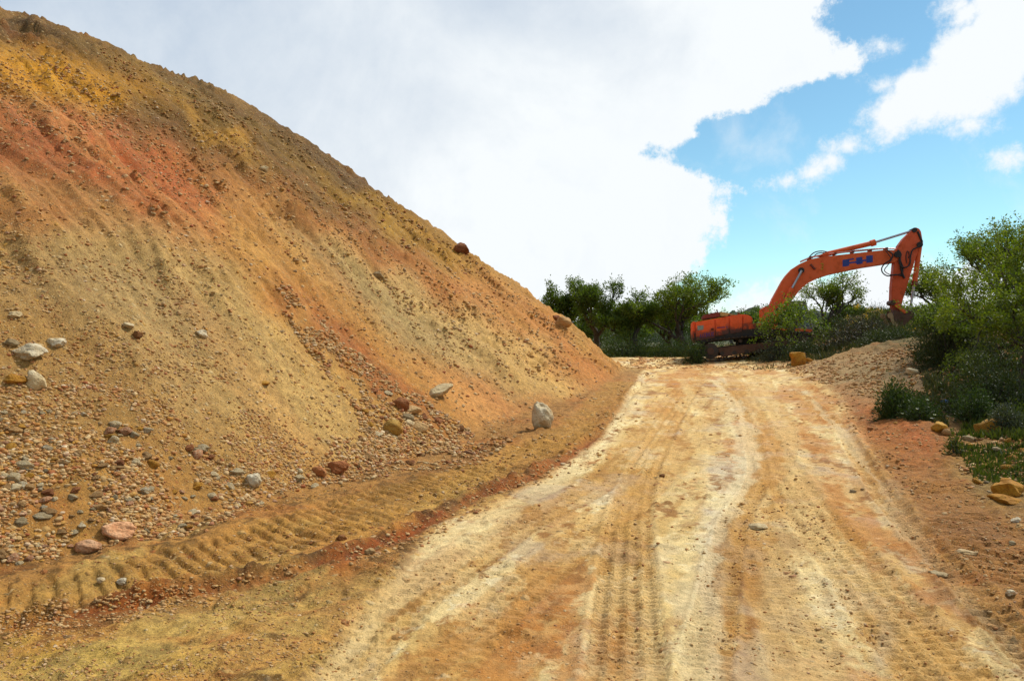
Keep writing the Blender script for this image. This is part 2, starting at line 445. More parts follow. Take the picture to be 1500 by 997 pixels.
# ------------------------------------------------------------------ mesh and object helpers
def new_mesh(name, V, Fc, mats=None, mi=None, smooth=False):
    me = bpy.data.meshes.new(name)
    V = np.asarray(V, np.float32); Fc = np.asarray(Fc, np.int32); k = Fc.shape[1]
    me.vertices.add(len(V)); me.vertices.foreach_set('co', V.ravel())
    me.loops.add(Fc.size); me.loops.foreach_set('vertex_index', Fc.ravel())
    me.polygons.add(len(Fc)); me.polygons.foreach_set('loop_start', np.arange(0, Fc.size, k, dtype=np.int32))
    if smooth: me.polygons.foreach_set('use_smooth', np.ones(len(Fc), bool))
    for m in (mats or []): me.materials.append(m)
    if mi is not None: me.polygons.foreach_set('material_index', np.asarray(mi, np.int32))
    me.update(calc_edges=True); me.validate()
    return me
def link(name, data, parent=None, loc=None):
    o = bpy.data.objects.new(name, data); COL.objects.link(o)
    if parent is not None: o.parent = parent
    if loc is not None: o.location = loc
    return o
def tag(o, label=None, cat=None, group=None, kind=None):
    for k, v in (('label', label), ('category', cat), ('group', group), ('kind', kind)):
        if v: o[k] = v
    return o
class MB_:
    """collects polygons of any size"""
    def __init__(s): s.v = []; s.f = []; s.sm = []
    def add(s, vs, fs, smooth=False):
        n = len(s.v); s.v += [tuple(v) for v in vs]; s.f += [tuple(i+n for i in f) for f in fs]; s.sm += [smooth]*len(fs)
        return s
    def tube(s, pts, rads, n=8, cap=True):
        pts = [Vector(p) for p in pts]
        if not hasattr(rads, '__len__'): rads = [rads]*len(pts)
        vs = []; up = Vector((.13, .31, .94))
        for i, p in enumerate(pts):
            d = (pts[min(i+1, len(pts)-1)]-pts[max(i-1, 0)]).normalized()
            a = d.cross(up)
            if a.length < .1: a = d.cross(Vector((1, 0, 0)))
            a.normalize(); b = d.cross(a)
            for k in range(n):
                t = 2*PI*k/n; vs.append(p+(a*math.cos(t)+b*math.sin(t))*rads[i])
        fs = [(i*n+k, i*n+(k+1) % n, (i+1)*n+(k+1) % n, (i+1)*n+k) for i in range(len(pts)-1) for k in range(n)]
        s.add(vs, fs, True)
        if cap:
            s.add([vs[k] for k in range(n)], [tuple(range(n))[::-1]]); m = len(vs)
            s.add([vs[m-n+k] for k in range(n)], [tuple(range(n))])
        return s
    def prism(s, poly, off):
        """poly: list of 3D points, off: extrusion vector"""
        poly = [Vector(p) for p in poly]; n = len(poly); off = Vector(off)
        vs = poly+[p+off for p in poly]
        fs = [tuple(range(n)), tuple(range(2*n-1, n-1, -1))]+[(i, i+n, (i+1) % n+n, (i+1) % n) for i in range(n)]
        return s.add(vs, fs)
    def build(s, name, mat, parent=None, bevel=0, loc=None):
        me = bpy.data.meshes.new(name); me.from_pydata(s.v, [], s.f); me.materials.append(mat)
        me.polygons.foreach_set('use_smooth', np.array(s.sm, bool)); me.update()
        import bmesh
        bm = bmesh.new(); bm.from_mesh(me); bmesh.ops.recalc_face_normals(bm, faces=bm.faces)
        if bevel:
            bmesh.ops.remove_doubles(bm, verts=bm.verts, dist=1e-5)
            es = [e for e in bm.edges if len(e.link_faces) == 2 and e.calc_face_angle(0) > .5]
            bmesh.ops.bevel(bm, geom=es, offset=bevel, segments=2, affect='EDGES', clamp_overlap=True)
        bm.to_mesh(me); bm.free()
        return link(name, me, parent, loc)

# ------------------------------------------------------------------ materials
def nt(name):
    m = bpy.data.materials.new(name); m.use_nodes = True; t = m.node_tree
    b = t.nodes['Principled BSDF']; return m, t, b
def N(t, typ, **kw):
    n = t.nodes.new(typ)
    for k, v in kw.items():
        if k in ('inp',):
            for a, b in v.items(): n.inputs[a].default_value = b
        else: setattr(n, k, v)
    return n
def L(t, a, b): t.links.new(a, b)
def math_(t, op, a, b=None, c=None, clamp=False):
    n = t.nodes.new('ShaderNodeMath'); n.operation = op; n.use_clamp = clamp
    for i, v in enumerate((a, b, c)):
        if v is None: continue
        if hasattr(v, 'type'): t.links.new(v, n.inputs[i])
        else: n.inputs[i].default_value = v
    return n.outputs[0]
def mix_(t, fac, a, b, typ='MIX'):
    n = t.nodes.new('ShaderNodeMix'); n.data_type = 'RGBA'; n.blend_type = typ
    for i, v in ((0, fac), (6, a), (7, b)):
        if hasattr(v, 'type'): t.links.new(v, n.inputs[i])
        else: n.inputs[i].default_value = v if i == 0 else (*v, 1)
    return n.outputs[2]
def ramp(t, fac, stops, interp='LINEAR'):
    n = t.nodes.new('ShaderNodeValToRGB'); n.color_ramp.interpolation = interp
    e = n.color_ramp.elements
    while len(e) > 1: e.remove(e[-1])
    e[0].position = stops[0][0]; e[0].color = (*stops[0][1], 1)
    for p, c in stops[1:]:
        q = e.new(p); q.color = (*c, 1)
    t.links.new(fac, n.inputs[0]); return n.outputs[0]
def rangem(t, v, a, b, c=0., d=1.):
    n = t.nodes.new('ShaderNodeMapRange'); n.interpolation_type = 'SMOOTHSTEP'
    t.links.new(v, n.inputs[0])
    for i, x in enumerate((a, b, c, d)): n.inputs[1+i].default_value = x
    return n.outputs[0]
def noise(t, vec, scale, det=4, rough=.6, dist=0.):
    n = t.nodes.new('ShaderNodeTexNoise'); n.inputs['Scale'].default_value = scale; n.inputs['Detail'].default_value = det
    n.inputs['Roughness'].default_value = rough; n.inputs['Distortion'].default_value = dist
    if vec is not None: t.links.new(vec, n.inputs['Vector'])
    return n.outputs[0]
def vor(t, vec, scale, feat='F1'):
    n = t.nodes.new('ShaderNodeTexVoronoi'); n.feature = feat; n.inputs['Scale'].default_value = scale
    t.links.new(vec, n.inputs['Vector']); return n

def k_(c, f=K*1.22):
    v = lin(c); return tuple(float(a*b*f) for a, b in zip(v, (1.0, .93, .80)))
STONE_RAMP = [(0, k_((222,196,146))), (.14, k_((190,146,92))), (.28, k_((240,218,172))), (.38, k_((168,124,72))), (.5, k_((214,160,98))),
              (.6, k_((180,104,58))), (.68, k_((226,190,126))), (.78, k_((160,142,112))), (.86, k_((214,160,52))), (.93, k_((166,74,38))), (1, k_((250,236,206)))]
def terrain_mat(name, road=False):
    m, t, b = nt(name)
    tc = N(t, 'ShaderNodeTexCoord'); v = tc.outputs['Object']
    ca = N(t, 'ShaderNodeVertexColor', layer_name='Col'); ga = N(t, 'ShaderNodeAttribute', attribute_name='grav')
    n1 = noise(t, v, 9, 6, .65); n2 = noise(t, v, 60, 5, .7); n3 = noise(t, v, 300, 2, .6)
    f1 = math_(t, 'ADD', math_(t, 'MULTIPLY', n1, .7), math_(t, 'ADD', math_(t, 'MULTIPLY', n2, .75), math_(t, 'MULTIPLY', n3, .35)))
    f1 = math_(t, 'MAXIMUM', math_(t, 'ADD', math_(t, 'MULTIPLY', math_(t, 'SUBTRACT', f1, .9), 1.5 if road else 2.6), 1.02), .3)
    g = N(t, 'ShaderNodeCombineXYZ'); [L(t, f1, g.inputs[i]) for i in range(3)]
    col = mix_(t, 1., ca.outputs[0], g.outputs[0], 'MULTIPLY')
    # embedded pebbles of several sizes
    h = math_(t, 'MULTIPLY', n1, .03); h = math_(t, 'ADD', h, math_(t, 'MULTIPLY', n2, .018)); h = math_(t, 'ADD', h, math_(t, 'MULTIPLY', n3, .004))
    for sc, amt, hh in ((12, .28, .030), (34, .5, .016), (90, .75, .007)):
        vv = vor(t, v, sc); ve = vor(t, v, sc, 'DISTANCE_TO_EDGE') if sc < 90 else None
        cr = N(t, 'ShaderNodeSeparateColor'); L(t, vv.outputs['Color'], cr.inputs[0])
        sel = math_(t, 'LESS_THAN', cr.outputs[0], math_(t, 'MULTIPLY', ga.outputs['Fac'], amt))
        body = rangem(t, vv.outputs['Distance'], .46, .30)
        w = math_(t, 'MULTIPLY', sel, body)
        pc = ramp(t, cr.outputs[1], STONE_RAMP, 'CONSTANT')
        pc = mix_(t, .35, pc, ca.outputs[0])
        col = mix_(t, math_(t, 'MULTIPLY', w, .8), col, pc)
        h = math_(t, 'ADD', h, math_(t, 'MULTIPLY', math_(t, 'MULTIPLY', w, rangem(t, vv.outputs['Distance'], .5, .0)), hh))
    L(t, col, b.inputs['Base Color'])
    bp = N(t, 'ShaderNodeBump', inp={'Strength': 1.0, 'Distance': 1.0}); L(t, h, bp.inputs['Height']); L(t, bp.outputs[0], b.inputs['Normal'])
    b.inputs['Roughness'].default_value = .9; b.inputs['Specular IOR Level'].default_value = .25
    if road:
        wet = noise(t, v, 1.3, 4, .6)
        L(t, rangem(t, wet, .50, .66, .88, .50), b.inputs['Roughness'])
    return m
M = {}
M['ground'] = terrain_mat('ground_soil'); M['hill'] = terrain_mat('spoil_soil'); M['road'] = terrain_mat('road_clay', True)

def paint(name, col, rough=.45, dirt=.5, dcol=(.06, .035, .015), metal=0., scale=3., grime=None):
    m, t, b = nt(name)
    tc = N(t, 'ShaderNodeTexCoord'); v = tc.outputs['Object']
    n1 = noise(t, v, scale, 6, .65); n2 = noise(t, v, scale*9, 4, .6)
    c = mix_(t, rangem(t, n2, .3, .7, 0, .22), col, tuple(x*.72 for x in col))
    w = math_(t, 'MULTIPLY', rangem(t, n1, .48, .72), dirt)
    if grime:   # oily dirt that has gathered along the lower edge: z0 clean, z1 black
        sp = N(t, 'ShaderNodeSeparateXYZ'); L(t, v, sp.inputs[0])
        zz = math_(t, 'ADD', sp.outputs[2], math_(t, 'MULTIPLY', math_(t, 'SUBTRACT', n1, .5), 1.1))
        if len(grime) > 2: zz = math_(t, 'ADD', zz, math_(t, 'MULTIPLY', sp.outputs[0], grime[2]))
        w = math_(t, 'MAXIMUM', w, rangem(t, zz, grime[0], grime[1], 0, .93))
    c = mix_(t, w, c, dcol)
    L(t, c, b.inputs['Base Color']); b.inputs['Metallic'].default_value = metal
    L(t, rangem(t, n1, .3, .8, rough, min(1, rough+.35)), b.inputs['Roughness'])
    bp = N(t, 'ShaderNodeBump', inp={'Strength': .3, 'Distance': .02}); L(t, n2, bp.inputs['Height']); L(t, bp.outputs[0], b.inputs['Normal'])
    return m
M['orange'] = paint('worn_orange_paint', (.70, .105, .012), .52, .35, (.16, .035, .012))
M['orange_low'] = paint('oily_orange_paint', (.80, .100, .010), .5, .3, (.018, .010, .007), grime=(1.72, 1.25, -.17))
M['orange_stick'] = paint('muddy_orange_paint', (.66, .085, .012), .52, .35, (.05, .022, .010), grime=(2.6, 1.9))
M['dark'] = paint('greasy_black_steel', (.016, .012, .010), .6, .7, (.05, .03, .015))
M['track'] = paint('rusty_track_steel', (.045, .03, .02), .65, .8, (.10, .055, .025))
M['bucketm'] = paint('rusty_bucket_steel', (.10, .040, .018), .6, .8, (.05, .025, .014))
M['worn'] = paint('worn_tooth_steel', (.36, .22, .10), .55, .4)
M['chrome'] = paint('rod_steel', (.42, .42, .44), .3, .15, metal=.8)
M['rubber'] = paint('hose_rubber', (.012, .012, .014), .5, .2)
M['blue'] = paint('blue_decal', (.012, .035, .22), .5, .15)
M['violet'] = paint('faded_violet_decal', (.10, .03, .13), .55, .4)
M['grey'] = paint('grey_decal', (.20, .25, .22), .5, .35, (.1, .03, .01), scale=9)
M['yellow'] = paint('yellow_decal', (.45, .36, .02), .5, .3)
M['rust'] = paint('red_rust_cover', (.17, .030, .014), .6, .7)
M['cream'] = paint('sun_faded_cover', (.42, .33, .09), .55, .35)
M['greycab'] = paint('grey_cab_paint', (.13, .13, .125), .5, .4)
def glass():
    m, t, b = nt('cab_glass')
    b.inputs['Base Color'].default_value = (.20, .27, .31, 1); b.inputs['Roughness'].default_value = .06
    b.inputs['Transmission Weight'].default_value = .75; b.inputs['IOR'].default_value = 1.45; return m
M['glass'] = glass()
def leaf_mat(name, cols, trans=.42, rough=.55):
    m, t, b = nt(name)
    g = N(t, 'ShaderNodeNewGeometry'); tc = N(t, 'ShaderNodeTexCoord')
    r = g.outputs['Random Per Island']
    c = ramp(t, r, [(i/(len(cols)-1), c) for i, c in enumerate(cols)])
    L(t, c, b.inputs['Base Color']); b.inputs['Roughness'].default_value = rough; b.inputs['Specular IOR Level'].default_value = .3
    tr = N(t, 'ShaderNodeBsdfTranslucent')
    L(t, mix_(t, 1., c, (1.3, 1.5, .5), 'MULTIPLY'), tr.inputs[0])
    mx = N(t, 'ShaderNodeMixShader', inp={0: trans}); L(t, b.outputs[0], mx.inputs[1]); L(t, tr.outputs[0], mx.inputs[2])
    L(t, mx.outputs[0], t.nodes['Material Output'].inputs[0]); return m
M['leaf'] = leaf_mat('tree_leaf', [(.06, .09, .010), (.11, .15, .014), (.17, .21, .022), (.08, .12, .012)])
M['leaf_far'] = leaf_mat('distant_tree_leaf', [(.05, .078, .010), (.09, .13, .014), (.065, .10, .010), (.13, .17, .02)])
M['leaf_near'] = leaf_mat('bright_tree_leaf', [(.06, .09, .008), (.12, .16, .012), (.19, .21, .02), (.09, .13, .010)])
M['shrub'] = leaf_mat('dark_shrub_leaf', [(.024, .036, .008), (.045, .06, .011), (.03, .048, .010), (.07, .085, .018)], .2)
M['shrub_green'] = leaf_mat('green_shrub_leaf', [(.022, .04, .008), (.045, .075, .012), (.03, .055, .010), (.07, .095, .018)], .25)
M['shrub_grey'] = leaf_mat('grey_green_shrub_leaf', [(.05, .06, .035), (.08, .09, .045), (.04, .055, .03)], .2)
M['broom'] = leaf_mat('broom_twig', [(.03, .045, .008), (.06, .075, .012), (.05, .06, .01)], .2)
M['shrub_dry'] = leaf_mat('dry_shrub_twig', [(.045, .035, .018), (.028, .028, .012), (.06, .045, .025), (.03, .035, .012)], .15)
M['grassm'] = leaf_mat('grass_blade', [(.035, .055, .007), (.065, .085, .010), (.09, .10, .020), (.04, .06, .008)], .3)
M['grassdry'] = leaf_mat('dry_grass_blade', [(.06, .065, .02), (.04, .05, .014), (.12, .10, .04), (.03, .045, .010)], .2)
M['yflower'] = leaf_mat('yellow_petal', [(.55, .30, .008), (.65, .40, .01), (.45, .22, .006)], .3)
M['wflower'] = leaf_mat('white_petal', [(.8, .8, .76), (.7, .7, .66)], .2)
def bark():
    m, t, b = nt('tree_bark'); tc = N(t, 'ShaderNodeTexCoord')
    mp = N(t, 'ShaderNodeMapping'); mp.inputs['Scale'].default_value = (1, 1, .25); L(t, tc.outputs['Object'], mp.inputs[0])
    n = noise(t, mp.outputs[0], 30, 5, .6)
    L(t, ramp(t, n, [(.3, (.015, .012, .009)), (.7, (.075, .058, .042))]), b.inputs['Base Color']); b.inputs['Roughness'].default_value = .9
    bp = N(t, 'ShaderNodeBump', inp={'Strength': .8, 'Distance': .03}); L(t, n, bp.inputs['Height']); L(t, bp.outputs[0], b.inputs['Normal']); return m
M['bark'] = bark()
def stone_mat(name, c1, c2, c3, scale=9.):
    m, t, b = nt(name); tc = N(t, 'ShaderNodeTexCoord'); oi = N(t, 'ShaderNodeObjectInfo')
    va = N(t, 'ShaderNodeVectorMath', operation='ADD'); L(t, tc.outputs['Object'], va.inputs[0])
    cb = N(t, 'ShaderNodeCombineXYZ'); [L(t, math_(t, 'MULTIPLY', oi.outputs['Random'], 50.), cb.inputs[i]) for i in range(3)]; L(t, cb.outputs[0], va.inputs[1])
    n = noise(t, va.outputs[0], scale*.25, 5, .65); n2 = noise(t, va.outputs[0], scale*2.5, 4, .65)
    c = ramp(t, n, [(.3, c1), (.5, c2), (.72, c3)])
    hs = N(t, 'ShaderNodeHueSaturation'); L(t, c, hs.inputs['Color']); L(t, math_(t, 'ADD', math_(t, 'MULTIPLY', oi.outputs['Random'], .5), .72), hs.inputs['Value'])
    c = mix_(t, rangem(t, n2, .5, .68, 0, .5), hs.outputs[0], tuple(x*.5 for x in c1))
    L(t, c, b.inputs['Base Color']); b.inputs['Roughness'].default_value = .85; b.inputs['Specular IOR Level'].default_value = .3
    bp = N(t, 'ShaderNodeBump', inp={'Strength': .7, 'Distance': .12}); L(t, math_(t, 'ADD', n, math_(t, 'MULTIPLY', n2, .4)), bp.inputs['Height']); L(t, bp.outputs[0], b.inputs['Normal'])
    return m
SM = {
 'cream': stone_mat('cream_limestone', k_((196,170,124)), k_((226,206,166)), k_((240,228,200))),
 'tan': stone_mat('tan_stone', k_((160,118,70)), k_((196,154,100)), k_((214,182,132))),
 'rust': stone_mat('rust_red_stone', k_((136,80,42)), k_((172,108,62)), k_((200,146,96))),
 'pink': stone_mat('pinkish_stone', k_((176,104,66)), k_((216,160,118)), k_((232,206,176))),
 'ochre': stone_mat('ochre_stone', k_((160,104,30)), k_((204,148,44)), k_((216,178,96))),
 'grey': stone_mat('grey_stone', k_((150,124,86)), k_((176,158,124)), k_((206,190,156))),
 'white': stone_mat('white_stone', k_((196,158,100)), k_((222,208,178)), k_((240,234,218))),
 'brown': stone_mat('brown_clod', k_((104,66,32)), k_((142,94,48)), k_((170,120,66))),
}
def gravel_mat(name, dull=.25):
    m, t, b = nt(name); g = N(t, 'ShaderNodeNewGeometry'); tc = N(t, 'ShaderNodeTexCoord')
    c = ramp(t, g.outputs['Random Per Island'], STONE_RAMP)
    c = mix_(t, dull, c, k_((196,148,88)))
    n = noise(t, tc.outputs['Object'], 60, 4, .65)
    c = mix_(t, rangem(t, n, .5, .75, 0, .25), c, k_((150,110,64)))
    L(t, c, b.inputs['Base Color']); b.inputs['Roughness'].default_value = .88
    bp = N(t, 'ShaderNodeBump', inp={'Strength': .5, 'Distance': .02}); L(t, n, bp.inputs['Height']); L(t, bp.outputs[0], b.inputs['Normal'])
    return m
M['gravel'] = gravel_mat('mixed_gravel', .25); M['gravel_dull'] = gravel_mat('dusty_gravel', .45)

# ------------------------------------------------------------------ terrain meshes
I = np.arange(NA*NR).reshape(NA, NR)
nxt = np.concatenate([I[1:], I[:1]], 0)
q = np.stack([I[:, :-1], I[:, 1:], nxt[:, 1:], nxt[:, :-1]], -1).reshape(-1, 4)
fon = GON[q].mean(1); fro = GROAD[q].mean(1)
cls = np.where(fon > .5, 1, np.where(fro > .5, 2, 0))
VV = np.stack([GX, GY, GZ], 1)
for k, nm, mt in ((0, 'ground', 'ground'), (1, 'hill', 'hill'), (2, 'road', 'road')):
    fq = q[cls == k]; us, inv = np.unique(fq, return_inverse=True)
    me = new_mesh(nm, VV[us], inv.reshape(fq.shape), [M[mt]], smooth=True)
    ca = me.color_attributes.new('Col', 'FLOAT_COLOR', 'POINT')
    ca.data.foreach_set('color', np.concatenate([CC[us], np.ones((len(us), 1))], 1).astype(np.float32).ravel())
    ga = me.attributes.new('grav', 'FLOAT', 'POINT'); ga.data.foreach_set('value', grav[us].astype(np.float32))
    o = link(nm, me); tag(o, kind='structure')
    tag(o, {'ground': 'rutted brown earth and stony banks beside the road', 'hill': 'tall spoil heap of ochre, red and buff earth', 'road': 'pale rutted clay road with tyre tracks'}[nm])
# far wooded ridge
def ridge():
    n = 260; V = []; Fc = []
    xs = np.linspace(-60, 420, n)
    rows = [(235, -6), (243, .35), (250, .8), (262, 1.0), (300, .2)]
    prof = 7.2+5*np.exp(-((xs-90)/50)**2)+3.2*np.exp(-((xs-200)/60)**2)+fbm(xs*.05, xs*0, 3, 300)*1.5
    for j, (yy, fz) in enumerate(rows):
        jag = fbm(xs*.35, xs*0+j*3, 3, 301)*1.6+fbm(xs*1.2, xs*0+j*5, 2, 305)*.8
        for i in range(n):
            V.append((xs[i], yy+fbm(np.array([xs[i]*.2]), np.array([j*2.]), 2, 307)[0]*5, prof[i]*fz+(jag[i] if 0 < fz else 0) if fz > 0 else -6))
    Fc = [(j*n+i, j*n+i+1, (j+1)*n+i+1, (j+1)*n+i) for j in range(len(rows)-1) for i in range(n-1)]
    m, t, b = nt('far_wood'); tc = N(t, 'ShaderNodeTexCoord')
    nn = noise(t, tc.outputs['Object'], .35, 6, .7)
    L(t, ramp(t, nn, [(.35, (.014, .022, .010)), (.65, (.045, .065, .018))]), b.inputs['Base Color']); b.inputs['Roughness'].default_value = 1
    bp = N(t, 'ShaderNodeBump', inp={'Strength': 1., 'Distance': 4.}); L(t, nn, bp.inputs['Height']); L(t, bp.outputs[0], b.inputs['Normal'])
    o = link('hills', new_mesh('hills', V, Fc, [m], smooth=True)); tag(o, 'distant wooded ridge', kind='structure')
ridge()

#@@STONES
# ------------------------------------------------------------------ stones
def ico(sub):
    import bmesh
    bm = bmesh.new(); bmesh.ops.create_icosphere(bm, subdivisions=sub, radius=1)
    V = np.array([v.co[:] for v in bm.verts]); Fc = np.array([[v.index for v in f.verts] for f in bm.faces]); bm.free()
    return V, Fc
ICO = {k: ico(k) for k in (1, 2, 3, 4)}
def rock_shape(sub, seed, angular=.5, rough=.12):
    V, Fc = ICO[sub]; V = V.copy(); r = np.random.default_rng(seed)
    for _ in range(int(6+10*angular)):      # broken faces
        n = r.normal(size=3); n /= np.linalg.norm(n); d = r.uniform(.55, .9) if angular > .4 else r.uniform(.75, .98)
        s = V@n; V = V-np.outer(np.maximum(s-d, 0)*.92, n)
    o = r.random(3)*40
    for k, a in ((1.3, rough), (3.1, rough*.5), (7., rough*.25)):
        nz = vnoise(V[:, 0]*k+o[0]+V[:, 2]*k*.7, V[:, 1]*k+o[1]+V[:, 2]*k*1.3, seed % 50)
        V = V*(1+a*nz[:, None])
    e = (V.max(0)-V.min(0))/2; V = (V-(V.max(0)+V.min(0))/2)/e
    return V, Fc
def rot_rand(r):
    q = r.normal(size=4); q /= np.linalg.norm(q); w, x, y, z = q
    return np.array([[1-2*(y*y+z*z), 2*(x*y-z*w), 2*(x*z+y*w)], [2*(x*y+z*w), 1-2*(x*x+z*z), 2*(y*z-x*w)], [2*(x*z-y*w), 2*(y*z+x*w), 1-2*(x*x+y*y)]])
# the stones one can point at: px, py (centre), width px, height px, colour, angular, label
NAMED = [
 (35,513,50,24,'white',.9,'largest angular white rock high on the left edge of the slope'),
 (80,500,28,13,'white',.7,'flat white rock just right of the largest white rock on the left slope'),
 (49,553,30,28,'cream',.9,'pale angular block below the largest white rock on the left slope'),
 (16,553,36,13,'ochre',.6,'ochre flat rock beside the pale angular block on the left slope'),
 (20,459,20,9,'cream',.6,'small cream slab on the slope above the white rocks'),
 (12,502,22,12,'grey',.6,'greyish rock tucked behind the largest white rock'),
 (185,475,22,10,'cream',.5,'light flat stone lying alone on the middle of the left slope'),
 (292,487,20,12,'white',.7,'white chip on the tan slope above the gravel'),
 (165,777,52,24,'pink',.7,'long pinkish boulder at the lower left foot of the heap'),
 (126,800,38,20,'pink',.3,'smooth rounded pinkish boulder in front of the long pinkish one'),
 (369,703,24,22,'white',.9,'upright white wedge rock standing at the foot of the slope'),
 (492,684,34,20,'rust',.5,'largest rust red clod at the foot of the heap, left of the gravel fan'),
 (466,690,22,16,'rust',.4,'smaller red brown clod just left of the largest rust red one'),
 (795,607,32,44,'white',.9,'tall upright white boulder with orange stains beside the track'),
 (586,590,26,20,'rust',.25,'rounded red brown boulder on top of the gravel fan'),
 (575,624,28,26,'ochre',.3,'round ochre yellow boulder in the gravel fan'),
 (596,610,20,13,'grey',.4,'grey stone between the red brown and the ochre boulders'),
 (599,619,16,10,'cream',.2,'smooth cream pebble just right of the ochre boulder'),
 (616,624,24,18,'tan',.5,'tan rock right of the cream pebble in the gravel fan'),
 (604,600,26,14,'tan',.5,'tan rock under the red brown boulder in the fan'),
 (675,361,24,20,'rust',.8,'rust brown boulder sticking out of the skyline of the heap'),
 (825,471,26,17,'tan',.8,'orange brown boulder on the skyline near the foot of the heap'),
 (816,466,12,10,'rust',.7,'small rust rock leaning on the orange brown skyline boulder'),
 (1171,525,24,24,'ochre',.6,'upright orange tan boulder on the bank in front of the shrubs'),
 (1185,527,14,7,'ochre',.5,'low orange stone at the right foot of the upright tan boulder'),
 (1482,713,48,26,'ochre',.7,'largest yellow boulder at the right edge of the road'),
 (1480,731,44,15,'ochre',.6,'low yellow rock right under the largest yellow boulder'),
 (1457,624,40,26,'ochre',.7,'yellow boulder half hidden by a grey shrub on the right'),
 (1378,625,22,17,'ochre',.6,'ochre rock behind the red bank at the left of the stony patch'),
 (1394,632,22,13,'tan',.5,'tan rock just right of the ochre rock behind the red bank'),
 (1339,543,20,11,'white',.7,'white rock showing in the gravel bank above the shrub'),
 (1363,525,18,8,'cream',.6,'cream slab at the top right of the gravel bank'),
 (1112,771,28,9,'cream',.3,'flat cream stone pressed into the middle of the road'),
 (1417,807,30,9,'white',.6,'chalky white flat stone on the right side of the road'),
 (1377,840,26,8,'cream',.4,'flat pale stone beside the right grey rut'),
 (1483,867,14,9,'white',.6,'small white rock at the right edge among the track ridges'),
 (1489,761,14,9,'white',.5,'small white stone below the largest yellow boulder'),
 (1420,642,20,11,'grey',.5,'bluish grey stone in the stony patch on the right'),
 (147,851,13,9,'white',.4,'left of the two small white pebbles on the flat below the gravel'),
 (178,851,18,10,'white',.4,'right of the two small white pebbles on the flat below the gravel'),
 (200,490,16,12,'brown',.6,'brown lump under a dark hollow in the upper left slope'),
 (387,560,18,6,'ochre',.5,'ochre slab stuck in the middle of the tan slope'),
 (640,572,50,16,'cream',.8,'long pale slab with an orange underside jutting from the slope'),
 (552,402,20,11,'grey',.7,'grey rock stuck in the slope in a dark furrow'),
 (500,787,16,9,'brown',.5,'dark clod on the crawler track marks left of the road'),
 (541,807,16,10,'tan',.4,'tan stone in the red furrow beside the road edge'),
 (386,247,14,9,'cream',.6,'pale chip high on the dark band of the slope'),
 (970,696,9,5,'brown',.5,'small brown stone lying on the middle of the road'),
 (1250,719,11,5,'grey',.5,'small dark stone on the right half of the road'),
 (1484,795,11,7,'grey',.5,'blackish stone right of the crawler marks'),
]
for i, (px, py, wpx, hpx, c, ang, lab) in enumerate(NAMED):
    bx, by, bz, ok = hit(px, py+hpx*.42)
    x, y, z = float(bx[0]), float(by[0]), float(bz[0])
    s = y/F; w = wpx*s*.5; h = hpx*s*.5
    V, Fc = rock_shape(4, 1950+i, ang, .10+.10*ang)
    flat = hpx/wpx < .45
    V = V*np.array([w*1.02, w*(.85 if not flat else .95), h*1.12])
    if i == 42: 
        c_, s_ = math.cos(-.5), math.sin(-.5); V = V@np.array([[c_, 0, -s_], [0, 1, 0], [s_, 0, c_]])
    me = new_mesh('rock', V, Fc, [SM[c]], smooth=False)
    o = link('rock' if wpx > 15 else 'stone', me, loc=(x, y+w*.35, z+h*.58))
    tag(o, lab, 'rock' if wpx > 15 else 'stone')
NAMED_XY = [(a, b, c) for a, b, c, *_ in NAMED]

def area(poly, n, r=rng):
    """random pixels inside a polygon"""
    poly = np.array(poly, float); lo = poly.min(0); hi = poly.max(0); out = []
    while sum(len(a) for a in out) < n:
        p = r.uniform(lo, hi, (n*2, 2)); ins = np.zeros(len(p), bool); j = len(poly)-1
        for i in range(len(poly)):
            xi, yi = poly[i]; xj, yj = poly[j]
            ins ^= ((yi > p[:, 1]) != (yj > p[:, 1])) & (p[:, 0] < (xj-xi)*(p[:, 1]-yi)/(yj-yi+1e-9)+xi); j = i
        out.append(p[ins])
    return np.concatenate(out)[:n]
LIB = {}
def stone_lib(c):
    if c not in LIB:
        LIB[c] = []
        for k in range(6):
            V, Fc = rock_shape(3, 500+k*13, (.5, .9, .7, .95, .8, .6)[k], .2)
            LIB[c].append(new_mesh('stone', V, Fc, [SM[c]], smooth=(k == 0)))
    return LIB[c]
def scatter_ind(poly, n, smin, smax, cols, where, group, power=2.2):
    pts = area(poly, n); x, y, z, ok = hit(pts[:, 0], pts[:, 1])
    for i in range(n):
        if not ok[i]: continue
        if any(abs(pts[i, 0]-a) < c*.6 and abs(pts[i, 1]-b) < c*.5 for a, b, c in NAMED_XY): continue
        c = random.choices(list(cols), weights=list(cols.values()))[0]
        d = (smin+(smax-smin)*random.random()**power)*y[i]/F*.5
        o = link('stone', random.choice(stone_lib(c)), loc=(x[i], y[i], z[i]+d*.06))
        o.scale = (d*random.uniform(.9, 1.35), d*random.uniform(.75, 1.1), d*random.uniform(.55, .85))
        o.rotation_euler = (random.uniform(-.3, .3), random.uniform(-.3, .3), random.uniform(0, 6.3))
        tag(o, f'{WORD[c]} stone among the many {where}', 'stone', f'{WORD[c]} stones {group}')
WORD = {'cream': 'cream', 'tan': 'tan', 'rust': 'rusty red', 'pink': 'pinkish', 'ochre': 'ochre yellow', 'grey': 'grey', 'white': 'white', 'brown': 'dark brown'}
HEAP = [(-10,600),(120,600),(250,640),(400,690),(470,690),(470,720),(380,745),(300,775),(200,800),(60,815),(-10,850)]
scatter_ind(HEAP, 170, 9, 21, {'cream': 4, 'tan': 3, 'rust': 1.2, 'pink': 2, 'ochre': 1.5, 'grey': .7, 'white': .6}, 'in the gravel at the lower left foot', 'in the lower left gravel')
FAN = [(500,560),(590,575),(640,590),(720,650),(660,680),(560,680),(500,690),(470,670),(540,630)]
